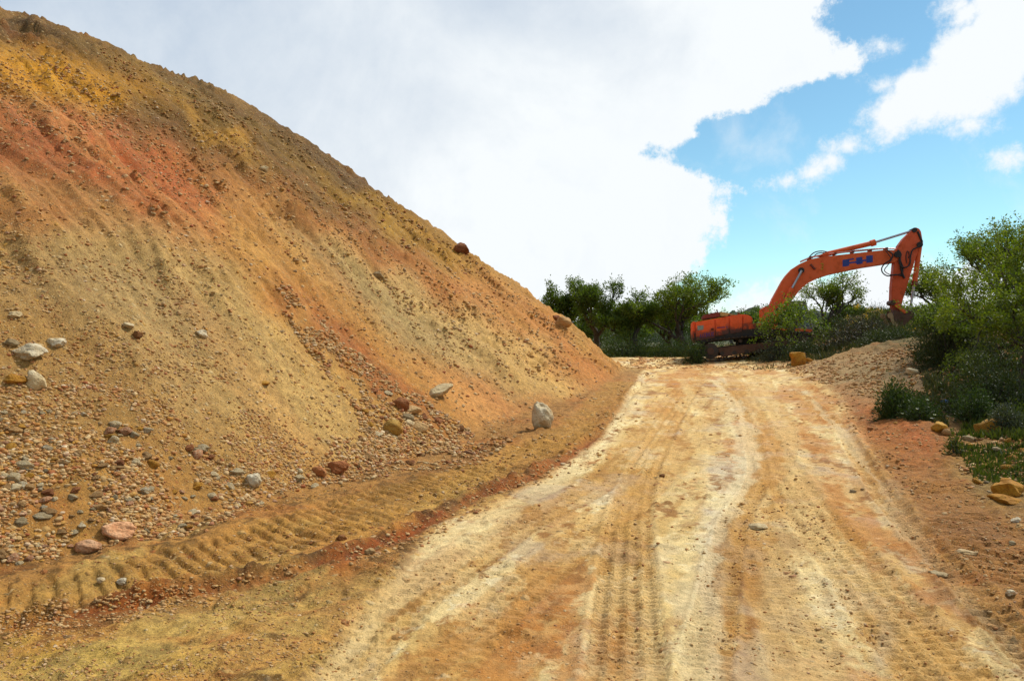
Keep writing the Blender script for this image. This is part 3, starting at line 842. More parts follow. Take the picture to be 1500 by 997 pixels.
scatter_ind(FAN, 62, 8, 17, {'cream': 2, 'tan': 4, 'rust': 2, 'pink': 1, 'ochre': 1, 'brown': 1}, 'of the reddish gravel fan mid slope', 'in the reddish gravel fan')
RPATCH = [(1390,635),(1510,645),(1510,760),(1440,730),(1400,690)]
scatter_ind(RPATCH, 38, 7, 20, {'cream': 2, 'tan': 3, 'ochre': 3, 'grey': 1}, 'in the stony grass right of the road', 'in the right stony patch')
def gravel(name, label, specs, mat):
    Vs = []; Fs = []; n0 = 0
    lib = {s: [rock_shape(s, 40+k, (.6, .95, .8)[k % 3], .22) for k in range(9)] for s in (1, 2)}
    for poly, n, smin, smax, pw, sink in specs:
        pts = area(poly, n); x, y, z, ok = hit(pts[:, 0], pts[:, 1])
        sz = smin+(smax-smin)*rng.random(n)**pw
        cl = fbm(x*1.6, y*1.6, 4, 500)+.35*fbm(x*5, y*5, 2, 501)
        ok = ok & (rng.random(n) < sstep(-.42, .12, cl)+(.12 if sz is None else 0))
        for s in (1, 2):
            m = ok & ((sz > 5.0) == (s == 2)); idx = np.nonzero(m)[0]
            if len(idx) == 0: continue
            kinds = rng.integers(0, 9, len(idx))
            for k in range(9):
                ii = idx[kinds == k]
                if len(ii) == 0: continue
                V, Fc = lib[s][k]; nv = len(V); c = len(ii)
                Rm = np.array([rot_rand(rng) for _ in range(c)])
                d = sz[ii]*y[ii]/F*.5
                sc = np.stack([rng.uniform(.8, 1.3, c), rng.uniform(.7, 1.1, c), rng.uniform(.5, .8, c)], 1)
                W = np.einsum('nij,vj->nvi', Rm, V)*(d[:, None, None])*sc[:, None, :]
                W[:, :, 0] += x[ii][:, None]; W[:, :, 1] += y[ii][:, None]; W[:, :, 2] += (z[ii]+d*sink)[:, None]
                Vs.append(W.reshape(-1, 3)); Fs.append((Fc[None]+(n0+np.arange(c)*nv)[:, None, None]).reshape(-1, 3)); n0 += nv*c
    o = link(name, new_mesh(name, np.concatenate(Vs), np.concatenate(Fs), [mat], smooth=False))
    tag(o, label, kind='stuff'); return o
SLOPE = [(-160,60),(0,40),(150,90),(380,190),(560,310),(780,460),(900,545),(880,590),(700,660),(480,720),(300,780),(-160,850)]
gravel('gravel', 'mixed pebbles and stones strewn over the earth heap', [
 ([(-150,560),(150,560),(300,600),(430,660),(480,700),(380,745),(200,800),(-150,860)], 13000, 1.5, 9, 3.4, .0),
 ([(-150,660),(60,640),(260,680),(400,720),(300,780),(100,812),(-150,850)], 4200, 3, 11, 2.2, .1),
 ([(250,600),(380,600),(500,690),(420,720),(300,700)], 2500, 2, 5, 2, .2),
 ([(380,400),(420,410),(500,500),(600,570),(700,640),(640,680),(540,680),(520,600),(440,500)], 3200, 3, 8, 2, .3),
 ([(480,640),(720,640),(760,640),(700,680),(560,700),(470,710)], 1600, 2.5, 8, 2.2, .25),
 ([(-100,380),(250,380),(350,560),(200,640),(-100,640)], 5000, 1.5, 6, 3, .2),
 (SLOPE, 22000, 1.3, 6.5, 4.5, .15),
 ([(-60,60),(150,110),(420,240),(700,420),(880,560),(700,560),(400,350),(0,170)], 5000, 1.5, 5, 2.6, .3),
 ([(150,70),(417,192),(690,377),(876,516),(870,530),(680,395),(400,210),(140,90)], 1500, 1.6, 4.6, 2.2, .4),
], M['gravel'])
gravel('pebbles', 'crumbs and pebbles on the flat ground and road', [
 ([(-160,850),(500,760),(880,600),(900,560),(960,545),(880,680),(600,800),(480,1010),(-160,1010)], 5200, 1.8, 6, 3, .1),
 ([(-160,890),(300,860),(600,770),(820,670),(830,690),(620,800),(300,890),(-160,960)], 1500, 2.5, 8, 2.2, .1),
 ([(-160,930),(400,880),(480,1010),(-160,1010)], 1500, 2, 6, 2.5, .05),
 ([(480,1010),(640,800),(960,560),(1160,560),(1300,700),(1560,960),(1560,1010)], 2600, 1.5, 6, 3.5, .0),
 ([(1080,740),(1200,740),(1330,1010),(1050,1010)], 1300, 1.8, 6, 2.6, .0),
 ([(1180,545),(1300,600),(1400,650),(1500,760),(1560,960),(1440,860),(1300,700)], 1600, 1.5, 6, 2.6, .1),
], M['gravel_dull'])
gravel('rubble', 'loose stones on the bank right of the road', [
 ([(1130,538),(1250,518),(1350,506),(1440,540),(1420,600),(1300,590),(1200,560)], 4200, 1.3, 6, 2.8, .15),
 ([(1390,635),(1560,640),(1560,800),(1440,740),(1400,690)], 1300, 2, 8, 2, .2),
 ([(1030,540),(1100,528),(1180,530),(1180,545)], 400, 1.5, 3.5, 2, .2),
 ([(900,540),(930,522),(1040,524),(1040,540)], 700, 1.5, 4, 2, .2),
], M['gravel_dull'])

#@@EXCAVATOR
# ------------------------------------------------------------------ excavator
EY = 37.0; YAW = math.radians(-11)
root_xy = P(1100, 520, EY)
EX = link('excavator', None, loc=root_xy); EX.rotation_euler = (0, 0, YAW)
tag(EX, 'old orange crawler excavator with raised boom, parked behind the road crest', 'excavator')
fw = Vector((math.cos(YAW), math.sin(YAW), 0)); nn_ = Vector((-math.sin(YAW), math.cos(YAW), 0))
cam = Vector((0, 0, CH))
def E(px, py, w=0.):
    d = Vector(((px-CX)/F, 1, -(py-CY)/F)); o = root_xy+nn_*w
    t = (o-cam).dot(nn_)/d.dot(nn_); p = cam+d*t-root_xy
    return Vector((p.dot(fw), w, p.z))
def slab(pts, w0, w1, name, mat, parent=EX, bevel=.02, ww=None):
    m = MB_(); m.prism([E(x, y, w0) for x, y in pts], (0, w1-w0, 0)); return m.build(name, mat, parent, bevel)
def Z(x, y): return (990+x/3.846, 310+y/3.846)     # reads off the enlarged crop
def cyl(name, a, b, r, mat, w=0, parent=EX, n=14):
    m = MB_(); m.tube([E(*a, w), E(*b, w)], r, n); return m.build(name, mat, parent)
def pin(m, px, py, r, w0, w1):
    m.tube([E(px, py, w0), Vector((E(px, py, w0).x, w1, E(px, py, w0).z))], r, 14)
# crawler tracks
def belt(w0, w1, near):
    tr = None
    top = [(1027,514),(1029,505),(1036,500),(1048,497.5),(1100,493),(1150,489.5),(1180,488),(1187,490),(1190,496),(1188,503),(1180,507),(1150,510.5),(1100,516),(1060,525),(1045,529),(1035,528),(1029,522)]
    if not near: pass
    pts = [E(x, y, -1.6) for x, y in top]; pts = [Vector((p.x, w0, p.z)) for p in pts]
    # resample the loop and put a shoe at each step
    loop = pts+[pts[0]]; seg = [(loop[i+1]-loop[i]).length for i in range(len(pts))]; tot = sum(seg); n = int(tot/.19)
    m = MB_(); inner = MB_()
    for k in range(n):
        s = tot*k/n; i = 0
        while s > seg[i]: s -= seg[i]; i += 1
        a = loop[i]; d = (loop[i+1]-a).normalized(); p = a+d*s; nrm = Vector((-d.z, 0, d.x))
        if nrm.dot(p-Vector((E(1105, 508, -1.6).x, w0, E(1105, 508, -1.6).z))) < 0: nrm = -nrm
        h = .082
        q = [p-d*h, p+d*h, p+d*h+nrm*.025, p+d*.03+nrm*.03, p+d*.03+nrm*.07, p-d*.0+nrm*.07, p-d*.0+nrm*.03, p-d*h+nrm*.025]
        m.prism(q, (0, w1-w0, 0))
    t = m.build('track', M['track'], EX)
    cw = Vector((0, (w0+w1)/2, 0))
    def wheel(px, py, r, name, rim):
        c = E(px, py, -1.6); w = MB_(); w.tube([(c.x, w0+.05, c.z), (c.x, w1-.05, c.z)], r, 20); a = w.build(name, M['track'], t)
        w = MB_(); w.tube([(c.x, w0+.0, c.z), (c.x, w0+.06, c.z)], [rim, rim*.8], 14); w.build('hub', M['bucketm'], t)
    wheel(1041, 514, .36, 'sprocket', .16); wheel(1178, 497, .30, 'idler_wheel', .12)
    fr = MB_(); fr.prism([Vector((E(x, y, -1.6).x, w0+.08, E(x, y, -1.6).z)) for x, y in ((1051,510),(1075,506.5),(1166,496),(1169,503),(1120,511.5),(1058,523))], (0, (w1-w0)-.16, 0)); fr.build('track_frame', M['bucketm'], t, .02)
    for k in range(7):
        px = 1058+k*18; py = 518.5-(px-1058)*.105-(1.5 if k < 1 else 0)
        c = E(px, py, -1.6); r_ = MB_(); r_.tube([(c.x, w0+.07, c.z), (c.x, w1-.07, c.z)], .10, 12); r_.build('roller', M['track'], t)
    for px, py in ((1085, 499), (1130, 495)):
        c = E(px, py, -1.6); r_ = MB_(); r_.tube([(c.x, w0+.1, c.z), (c.x, w1-.1, c.z)], .08, 10); r_.build('roller', M['track'], t)
belt(-1.6, -1.0, True); belt(1.0, 1.6, False)
cf = MB_(); a = E(1085, 507, -1.6); b = E(1140, 494, -1.6); cf.prism([(a.x, -1.0, a.z), (b.x, -1.0, b.z-.1), (b.x, -1.0, b.z+.15), (a.x, -1.0, a.z+.4)], (0, 2.0, 0)); cf.build('lower_frame', M['dark'], EX, .03)
sw = MB_(); c0 = E(1112, 500, -1.3); sw.tube([(c0.x, 0, c0.z-.05), (c0.x-.04, 0, c0.z+.38)], .75, 24); sw.build('slew_ring', M['dark'], EX)
# upper structure: chassis, tail, side doors
slab([(1017,487),(1040,488),(1100,480),(1140,482),(1186,484),(1186,489),(1150,491),(1100,494),(1060,499),(1030,503),(1020,502),(1017,498)], -1.42, 1.42, 'turntable_frame', M['dark'], bevel=.05)
cwm = MB_()
pr = [(1014.5,472),(1016,470),(1018.5,470.5),(1020,503),(1016,500),(1014.5,494)]
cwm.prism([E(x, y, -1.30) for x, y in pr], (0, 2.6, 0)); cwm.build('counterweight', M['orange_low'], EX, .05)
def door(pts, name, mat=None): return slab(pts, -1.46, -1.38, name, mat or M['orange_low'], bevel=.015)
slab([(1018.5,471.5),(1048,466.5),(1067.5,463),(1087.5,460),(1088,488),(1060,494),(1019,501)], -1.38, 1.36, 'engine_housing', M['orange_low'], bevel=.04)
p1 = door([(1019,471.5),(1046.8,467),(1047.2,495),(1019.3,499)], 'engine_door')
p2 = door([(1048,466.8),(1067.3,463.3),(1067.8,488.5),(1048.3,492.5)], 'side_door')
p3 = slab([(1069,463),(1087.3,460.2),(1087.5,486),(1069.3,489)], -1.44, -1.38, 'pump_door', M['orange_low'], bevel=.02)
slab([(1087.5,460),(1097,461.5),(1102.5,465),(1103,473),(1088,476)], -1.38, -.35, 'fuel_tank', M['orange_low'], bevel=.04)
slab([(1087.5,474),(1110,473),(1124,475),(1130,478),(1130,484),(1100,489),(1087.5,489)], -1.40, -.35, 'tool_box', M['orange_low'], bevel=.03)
slab([(1030,467.5),(1030.5,461),(1052,456.5),(1055,461.5),(1055,464)], -1.0, .9, 'engine_hood', M['rust'], bevel=.03)
slab([(1055,463),(1054,456.5),(1060,457),(1078,461.2),(1067,463.2)], -.9, .8, 'hood_cover', M['cream'], bevel=.015)
cyl('exhaust_pipe', (1051.5,458), (1049.8,453.2), .035, M['chrome'], -.6)
cyl('filler_cap', (1068.3,463), (1068.3,460.8), .06, M['dark'], -1.2)
cyl('filler_cap', (1082,461), (1082,458), .05, M['rust'], -1.1)
# decals
def decal(poly, w, mat, parent, name='lettering'):
    m = MB_(); m.prism([E(x, y, w) for x, y in poly], (0, .008, 0)); return m.build(name, mat, parent)
def q2(x, y): return (1010+x/16.61, 450+y/16.61)
decal([q2(190,450), q2(345,435), q2(335,545), q2(200,560)], -1.472, M['grey'], p1, 'warning_plate')
hm = MB_(); hm.tube([E(*q2(590,515), -1.475), E(*q2(545,515), -1.475), E(*q2(530,530), -1.475), E(*q2(545,548), -1.475), E(*q2(590,548), -1.475)], .018, 6); hm.build('handle', M['dark'], p1)
for (xa, xb, ya, yb, k) in ((255,285,655,735,0),(305,325,655,740,0),(345,372,630,735,1),(395,425,620,725,1),(432,452,640,700,1),(462,492,612,712,1),(520,545,605,700,1),(552,590,600,640,1),(555,585,650,700,1)):
    dy = 0; decal([q2(xa, ya), q2(xb, ya-4), q2(xb, yb-4), q2(xa, yb)], -1.472, M['violet'], p1)
for (xa, xb, y_) in ((665,700,483),(706,740,480),(746,780,478),(786,815,476),(822,860,474),(895,925,468)):
    decal([q2(xa, y_), q2(xb, y_-3), q2(xb, y_+24), q2(xa, y_+28)], -1.472, M['violet'], p2)
# boom, traced as a bent box section
boom_pts = [Z(500,612),(1124.5,455),Z(545,490),Z(600,390),Z(622,358),Z(655,322),Z(700,293),Z(755,268),Z(820,255),Z(900,246),Z(1060,228),Z(1180,215),Z(1240,216),Z(1262,228),Z(1268,250),Z(1250,275),Z(1228,287),Z(1060,313),Z(960,333),Z(870,353),Z(800,375),Z(745,402),Z(712,428),Z(690,452),Z(640,520),Z(590,600),Z(560,640),Z(525,645)]
boom = slab(boom_pts, -.30, .30, 'boom', M['orange'], bevel=.02)
for poly in ([(215,358),(370,340),(600,300),(600,345),(440,375),(440,435),(640,410),(640,465),(445,485),(430,562),(215,590)],
             [(640,407),(678,392),(675,285),(875,255),(885,355),(1010,345),(1010,395),(895,410),(895,485),(700,515),(670,470),(640,466)],
             [(1010,225),(1235,200),(1235,435),(1020,465)]):
    decal([(1225+x/23.08, 365+y/23.08) for x, y in poly], -.311, M['blue'], boom)
ym = MB_(); ym.tube([E(*Z(*p), -.312) for p in ((817,296),(824,291),(831,296),(830,304),(822,309),(829,314),(829,322),(818,325))], .022, 6); ym.build('number', M['yellow'], boom)
b1 = MB_(); b1.tube([E(*Z(757,297), -.31), E(*Z(784,325), -.31)], .055, 8); b1.build('bracket', M['rust'], boom)
b1 = MB_(); pin(b1, *Z(708,330), .13, -.42, .42); b1.build('pin', M['dark'], boom)
b1 = MB_(); pin(b1, *Z(1252,240), .15, -.40, .40); b1.build('pin', M['dark'], boom)
# pipes on top of the boom
for dz, w, m_ in ((-6, -.22, 'orange'), (-9, -.1, 'chrome'), (-5, .1, 'rubber'), (-10, .2, 'chrome')):
    pp = [Z(700,290+dz), Z(760,264+dz), Z(850,246+dz), Z(960,234+dz), Z(1060,226+dz*1.3), Z(1180,210+dz*.6), Z(1240,212+dz*.4)]
    t_ = MB_(); t_.tube([E(x, y, w) for x, y in pp], .022, 6); t_.build('hydraulic_pipe', M[m_], boom)
for k in (760, 900, 1000, 1100, 1190):
    yy = np.interp(k, [700,760,850,960,1060,1180,1240], [290,264,246,234,226,212,212])
    t_ = MB_(); t_.prism([E(*Z(k-6, yy+2), -.26), E(*Z(k+6, yy+1), -.26), E(*Z(k+6, yy-12), -.26), E(*Z(k-6, yy-11), -.26)], (0, .5, 0)); t_.build('pipe_clamp', M['rust'], boom)
# boom lift cylinders, one each side
for w in (-.52, .52):
    cyl('cylinder_rod', Z(710,332), Z(650,440), .055, M['chrome'], w); cyl('lift_cylinder', Z(655,430), Z(538,672), .11, M['orange'], w)
# arm cylinder on top of the boom
ac = cyl('arm_cylinder', Z(845,240), Z(1108,177), .115, M['orange'])
cyl('collar', Z(1098,180), Z(1124,172), .15, M['orange'], parent=ac)
cyl('cylinder_rod', Z(1120,173), Z(1340,105), .055, M['chrome'])
slab([Z(800,250), Z(838,230), Z(862,222), Z(868,246), Z(845,256)], -.2, .2, 'cylinder_bracket', M['orange'], bevel=.015)
# stick
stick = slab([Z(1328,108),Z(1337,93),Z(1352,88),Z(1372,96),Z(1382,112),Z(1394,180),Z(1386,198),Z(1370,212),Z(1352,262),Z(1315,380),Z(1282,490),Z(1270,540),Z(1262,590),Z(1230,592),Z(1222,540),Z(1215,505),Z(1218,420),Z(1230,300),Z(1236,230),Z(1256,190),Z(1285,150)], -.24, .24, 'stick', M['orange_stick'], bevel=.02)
b1 = MB_(); pin(b1, *Z(1346,103), .11, -.30, .30); b1.build('pin', M['dark'], stick)
b1 = MB_(); pin(b1, *Z(1376,185), .13, -.32, .32); b1.build('pin', M['dark'], stick)
b1 = MB_(); pin(b1, *Z(1225,512), .12, -.34, .34); b1.build('pin', M['bucketm'], stick)
b1 = MB_(); b1.tube([E(*Z(1362,112), -.245), E(*Z(1388,172), -.245)], .05, 8); b1.build('bracket', M['dark'], stick)
# bucket cylinder and linkage
cyl('bucket_cylinder', Z(1374,190), Z(1345,400), .11, M['orange'], -.05); cyl('collar', Z(1346,392), Z(1342,416), .135, M['rust'], -.05, parent=EX)
cyl('cylinder_rod', Z(1342,415), Z(1318,560), .055, M['chrome'], -.05)
slab([Z(1234,512),Z(1242,516),Z(1300,562),Z(1292,576),Z(1226,526)], -.34, -.26, 'link', M['orange'], bevel=.015)
slab([Z(1234,512),Z(1242,516),Z(1300,562),Z(1292,576),Z(1226,526)], .26, .34, 'link', M['orange'], bevel=.015)
slab([Z(1290,562),Z(1312,556),Z(1334,560),Z(1344,576),Z(1336,590),Z(1316,588),Z(1296,582)], -.2, .2, 'link', M['bucketm'], bevel=.02)
# bucket: curled shell, side plates, teeth
bk = [Z(1258,592),Z(1275,570),Z(1300,572),Z(1322,584),Z(1318,606),Z(1300,628),Z(1275,643),Z(1250,646),Z(1232,638)]
def q4(x, y): return (1290+x/16.61, 430+y/16.61)
shell = [q4(590,500), q4(800,520), q4(815,545), q4(770,600), q4(680,680), q4(600,760), q4(520,800), q4(430,810), q4(420,770), q4(500,740), q4(560,680), q4(600,600), q4(560,540)]
bu = slab(shell, -.55, .55, 'bucket', M['bucketm'], bevel=.02)
for w in (-.57, .52):
    s_ = MB_(); s_.prism([E(x, y, -.57)+Vector((0, w+.57, 0)) for x, y in (q4(340,390), q4(590,500), q4(800,525), q4(680,690), q4(520,800), q4(420,800), q4(340,640), q4(310,500))], (0, .05, 0)); s_.build('side_plate', M['bucketm'], bu, .01)
    s_ = MB_(); s_.prism([E(x, y, -.62)+Vector((0, (w > 0)*1.19, 0)) for x, y in (q4(165,510), q4(215,460), q4(280,465), q4(310,540), q4(330,650), q4(430,760), q4(440,830), q4(400,850), q4(330,790), q4(260,690), q4(240,600), q4(180,580))], (0, .05, 0)); s_.build('side_cutter', M['worn'], bu, .01)
for k in range(5):
    w = -.5+k*.25; s_ = MB_()
    s_.prism([E(x, y, -.5)+Vector((0, w+.46, 0)) for x, y in (q4(420,770), q4(440,815), q4(380,850), q4(345,858), q4(360,820))], (0, .09, 0)); s_.build('tooth', M['worn'], bu, .008)
# hoses
def hose(pts, w, r=.028, parent=EX, sc=Z):
    P_ = [E(*sc(*p), w+(0 if len(p) < 3 else p[2])) if len(p) < 3 else E(*sc(p[0], p[1]), w+p[2]) for p in pts]
    out = []
    for i in range(len(P_)-1):
        a, b, c, d = P_[max(i-1, 0)], P_[i], P_[i+1], P_[min(i+2, len(P_)-1)]
        for k in range(6):
            t = k/6; out.append(.5*((2*b)+(c-a)*t+(2*a-5*b+4*c-d)*t*t+(3*b-a-3*c+d)*t**3))
    out.append(P_[-1]); m = MB_(); m.tube(out, r, 7); m.build('hydraulic_hose', M['rubber'], parent)
hose([(1190,216),(1222,240),(1210,270),(1178,292),(1160,318),(1166,345),(1195,362),(1240,354),(1272,362)], -.36)
hose([(1180,218),(1205,250),(1215,268),(1195,300),(1175,330),(1200,352),(1235,358),(1262,350)], -.40, .02)
hose([(1250,215),(1268,240),(1258,275),(1270,310),(1300,312),(1318,290),(1322,250),(1335,215),(1372,195)], -.34, .034)
hose([(1300,290),(1297,250),(1305,222),(1314,240),(1310,262)], -.27, .018)
hose([(1262,250),(1265,300),(1275,345),(1288,375)], -.30, .045)
hose([(1258,260),(1278,320),(1270,352),(1285,368)], -.27, .04)
hose([(740,275),(760,246),(785,228),(820,222),(850,226)], -.15, .026)
hose([(768,262),(790,240),(815,232),(850,232)], .0, .024)
hose([(520,640),(530,600),(560,560),(600,520),(620,470)], -.45, .03)
# cab on the far side
cab_pts = [(1160,440),(1178,440),(1184,446),(1190,470),(1191,486),(1150,488),(1150,446)]
cab = slab([(1148,448),(1150,441),(1176,440.5),(1182,443),(1182,447),(1150,449)], .40, 1.40, 'cab', M['greycab'], bevel=.03)
s_ = MB_(); s_.prism([E(x, y, .40) for x, y in ((1148,474),(1190,478),(1191,487),(1148,490))], (0, 1.0, 0)); s_.build('cab_base', M['greycab'], cab, .02)
def bar(a, b, w, r=.045):
    m = MB_(); m.tube([E(*a, w), E(*b, w)], r, 6); m.build('post', M['greycab'], cab)
for w in (.42, 1.38):
    bar((1149,446), (1149,480), w); bar((1180,445), (1190,480), w); bar((1166,446), (1168,480), w)
for pts in ([(1150,449),(1165.5,448),(1167,475),(1150,475)], [(1167,448),(1179.5,447),(1188,478),(1169,477)]):
    s_ = MB_(); s_.prism([E(x, y, .42) for x, y in pts], (0, .012, 0)); s_.build('window', M['glass'], cab)
    s_ = MB_(); s_.prism([E(x, y, .42)+Vector((0, .96, 0)) for x, y in pts], (0, .012, 0)); s_.build('window', M['glass'], cab)
s_ = MB_(); s_.prism([E(x, y, .75) for x, y in ((1156,478),(1170,478),(1172,468),(1162,468),(1160,455),(1155,455))], (0, .45, 0)); s_.build('seat', M['dark'], cab, .03)
slab([(1141,480.5),(1172,481),(1190,482.5),(1190,488),(1150,489),(1141,487)], -1.40, -.35, 'front_step', M['orange'], bevel=.02)
# hand rail by the tank
rl = MB_(); rl.tube([E(1114,477,-1.2), E(1113,455,-1.2), E(1116,452,-1.2)], .03, 6); rl.build('handrail', M['orange'], EX)
slab([(1116,474),(1113,455),(1120,449),(1134,450),(1138,470),(1130,478)], -.62, -.34, 'boom_bracket', M['orange'], bevel=.02)
slab([(1116,474),(1113,455),(1120,449),(1134,450),(1138,470),(1130,478)], .34, .62, 'boom_bracket', M['orange'], bevel=.02)

#@@PLANTS
# ------------------------------------------------------------------ trees and shrubs
def tree_skel(seed, levels=5, trunks=1, lean=0., spread=.55, droop=0., first=.25, splits=(4, 3, 3, 3, 2), upright=.35, shoots=.3):
    r = random.Random(seed); segs = []; tips = []
    def grow(p, d, ln, rad, lv):
        n = 4; pts = [p.copy()]; dd = d.copy()
        for k in range(n):
            dd = (dd+Vector((r.gauss(0, .13), r.gauss(0, .13), r.gauss(0, .08)+upright*.10-droop*.1*lv))).normalized()
            pts.append(pts[-1]+dd*ln/n)
        segs.append((pts, rad, rad*.62, lv))
        if lv >= levels-3: tips.append((pts, lv))
        if lv >= levels: return
        ns = splits[min(lv, len(splits)-1)]
        for k in range(ns):
            az = 2*PI*(k+r.random()*.7)/ns
            a = dd.orthogonal().normalized(); b = dd.cross(a)
            s = spread*r.uniform(.65, 1.35)
            nd = (dd*math.cos(s)+(a*math.cos(az)+b*math.sin(az))*math.sin(s)).normalized()
            nd = (nd+Vector((0, 0, upright*.35))).normalized()
            st = pts[-1] if k == 0 else pts[r.choice((1, 2, 3, 4) if lv else (2, 3, 4, 4))]
            grow(st, nd, ln*r.uniform(.62, .86), rad*.52, lv+1)
        if lv == levels-2 and r.random() < shoots:      # long upright water shoots
            d2 = Vector((r.gauss(0, .28)+dd.x*.4, r.gauss(0, .28)+dd.y*.4, 1)).normalized(); q_ = [pts[-1]+d2*ln*1.5*k/4 for k in range(5)]
            segs.append((q_, rad*.4, rad*.12, min(lv+1, 4))); tips.append((q_, levels))
    for t in range(trunks):
        d = Vector((lean+r.gauss(0, .12)+(t-.5*(trunks-1))*.5, r.gauss(0, .12), 1)).normalized()
        grow(Vector((0, 0, 0)), d, first, .06, 0)
    return segs, tips
def leaves(P0, D, size, r, width=.42, up=.3):
    """one rhombic leaf, folded a little, per point: P0 base points, D directions"""
    n = len(P0)
    side = np.cross(D, r.normal(size=(n, 3))+np.array([0, 0, up])); side /= np.linalg.norm(side, axis=1)[:, None]+1e-9
    L_ = size*r.uniform(.6, 1.3, n)[:, None]
    nrm = np.cross(D, side)
    a = P0; b = P0+D*L_*.5+side*L_*width*.5+nrm*L_*.06; c = P0+D*L_; d = P0+D*L_*.5-side*L_*width*.5+nrm*L_*.06
    V = np.stack([a, b, c, d], 1).reshape(-1, 3); Fc = np.arange(n*4).reshape(n, 4)
    return V, Fc
def tree(name, label, box, Y, seed, leaf, mat, cat='tree', group=None, nleaf=10, base_px=None, depth=1., r_trunk=1., **kw):
    x0, x1, top, base = box
    segs, tips = tree_skel(seed, **kw)
    allp = np.array([p for s in segs for p in s[0]])
    lo = np.percentile(allp, 1, axis=0); hi = np.percentile(allp, 99, axis=0)
    w = (x1-x0)*Y/F; bx = base_px if base_px is not None else (x0+x1)/2
    gx = (bx-CX)/F*Y; gz = float(z_at(gx, Y)[0])-.05
    ztop = CH-(top-CY)/F*Y; h = ztop-gz
    sz = h/(allp[:, 2].max()); sx = w/(hi[0]-lo[0]); sy = sx*depth*.9
    offx = ((x0+x1)/2-CX)/F*Y-gx
    cxm = (hi[0]+lo[0])/2
    def tf(p):
        t = min(1, max(0, p.z/(.55*allp[:, 2].max())))
        return Vector(((p.x-cxm*t)*sx+offx*t, p.y*sy, p.z*sz))
    root = link(name, None, loc=(gx, Y, gz)); tag(root, label, cat, group)
    m = MB_(); rs = h*.05*r_trunk/.06
    for pts, ra, rb, lv in segs:
        if lv >= 5: continue
        q_ = [tf(p) for p in pts]; n = len(q_)
        m.tube(q_, [max((ra+(rb-ra)*i/(n-1))*rs*(1. if lv else 1.0), .004) for i in range(n)], (8, 7, 6, 5, 4, 3)[lv], cap=False)
    m.build('trunk', M['bark'], root)
    r = np.random.default_rng(seed); Ps = []; Ds = []
    for pts, lv in tips:
        q_ = np.array([tf(p)[:] for p in pts])
        n = int(nleaf*2.6) if lv >= kw.get('levels', 5) else int(nleaf*2.)
        cl = r.random(n)**.7*(len(q_)-1); i = np.minimum(cl.astype(int), len(q_)-2); f = (cl-i)[:, None]
        p = q_[i]*(1-f)+q_[i+1]*f; d = q_[i+1]-q_[i]; d /= np.linalg.norm(d, axis=1)[:, None]+1e-9
        p = p+r.normal(size=p.shape)*leaf*.8
        d = d*.7+r.normal(size=p.shape)*.7; d /= np.linalg.norm(d, axis=1)[:, None]
        Ps.append(p); Ds.append(d)
    V, Fc = leaves(np.concatenate(Ps), np.concatenate(Ds), leaf, r)
    link('crown', new_mesh('crown', V, Fc, [M[mat]]), root)
    return root
kw5 = dict(levels=5, splits=(4, 3, 3, 3, 2))
tree('almond_tree', 'leftmost almond tree, its top just clearing the flank of the heap', (790,852,412,535), 48, 1, .14, 'leaf_far', nleaf=14, first=.2, **kw5)
tree('almond_tree', 'feathery almond tree with long upright twigs, second from the left', (836,905,406,535), 47, 2, .13, 'leaf_far', nleaf=13, first=.2, upright=.8, spread=.5, shoots=.4, **kw5)
tree('almond_tree', 'low almond tree with two dark leaning trunks left of the excavator', (876,958,424,528), 44, 3, .13, 'leaf_far', nleaf=14, trunks=2, base_px=928, first=.32, r_trunk=1.1, levels=5, splits=(3, 3, 3, 3, 2))
tree('almond_tree', 'tallest almond tree of the background, close left of the excavator tail', (930,1065,396,522), 43, 4, .14, 'leaf', nleaf=15, base_px=1012, first=.3, lean=-.3, upright=.6, r_trunk=1.1, **kw5)
tree('almond_tree', 'small dark trunked tree between the two larger almonds', (940,1010,436,522), 50, 5, .14, 'leaf_far', nleaf=10, base_px=984, first=.3, **kw5)
tree('almond_tree', 'leafy tree whose foliage hides the foot of the excavator boom', (1112,1204,424,523), 33.6, 6, .12, 'leaf', nleaf=4, base_px=1172, first=.34, lean=-.25, spread=.75, r_trunk=.8, upright=.2, **kw5)
tree('almond_tree', 'airy round tree standing under the raised boom', (1176,1268,393,500), 43, 7, .13, 'leaf_near', nleaf=6, base_px=1212, first=.3, spread=.6, upright=.4, **kw5)
tree('almond_tree', 'yellow green tree just right of the excavator stick', (1335,1425,378,490), 41, 8, .13, 'leaf_near', nleaf=8, first=.25, **kw5)
tree('tree', 'dark tree behind the yellow green one at the right', (1400,1540,320,500), 30, 9, .11, 'leaf', nleaf=14, first=.25, **kw5)
tree('tree', 'big near tree with bright green leaves at the right edge', (1376,1640,264,640), 15.5, 10, .064, 'leaf_near', nleaf=15, shoots=.22, base_px=1497, first=.26, spread=.68, upright=.28, r_trunk=.75, levels=6, splits=(4, 3, 3, 3, 2, 2))
tree('tree', 'bushy low tree filling the dark gap left of the big near tree', (1345,1460,430,575), 20, 12, .075, 'leaf', nleaf=9, first=.2, levels=5, splits=(5, 3, 3, 3, 2))
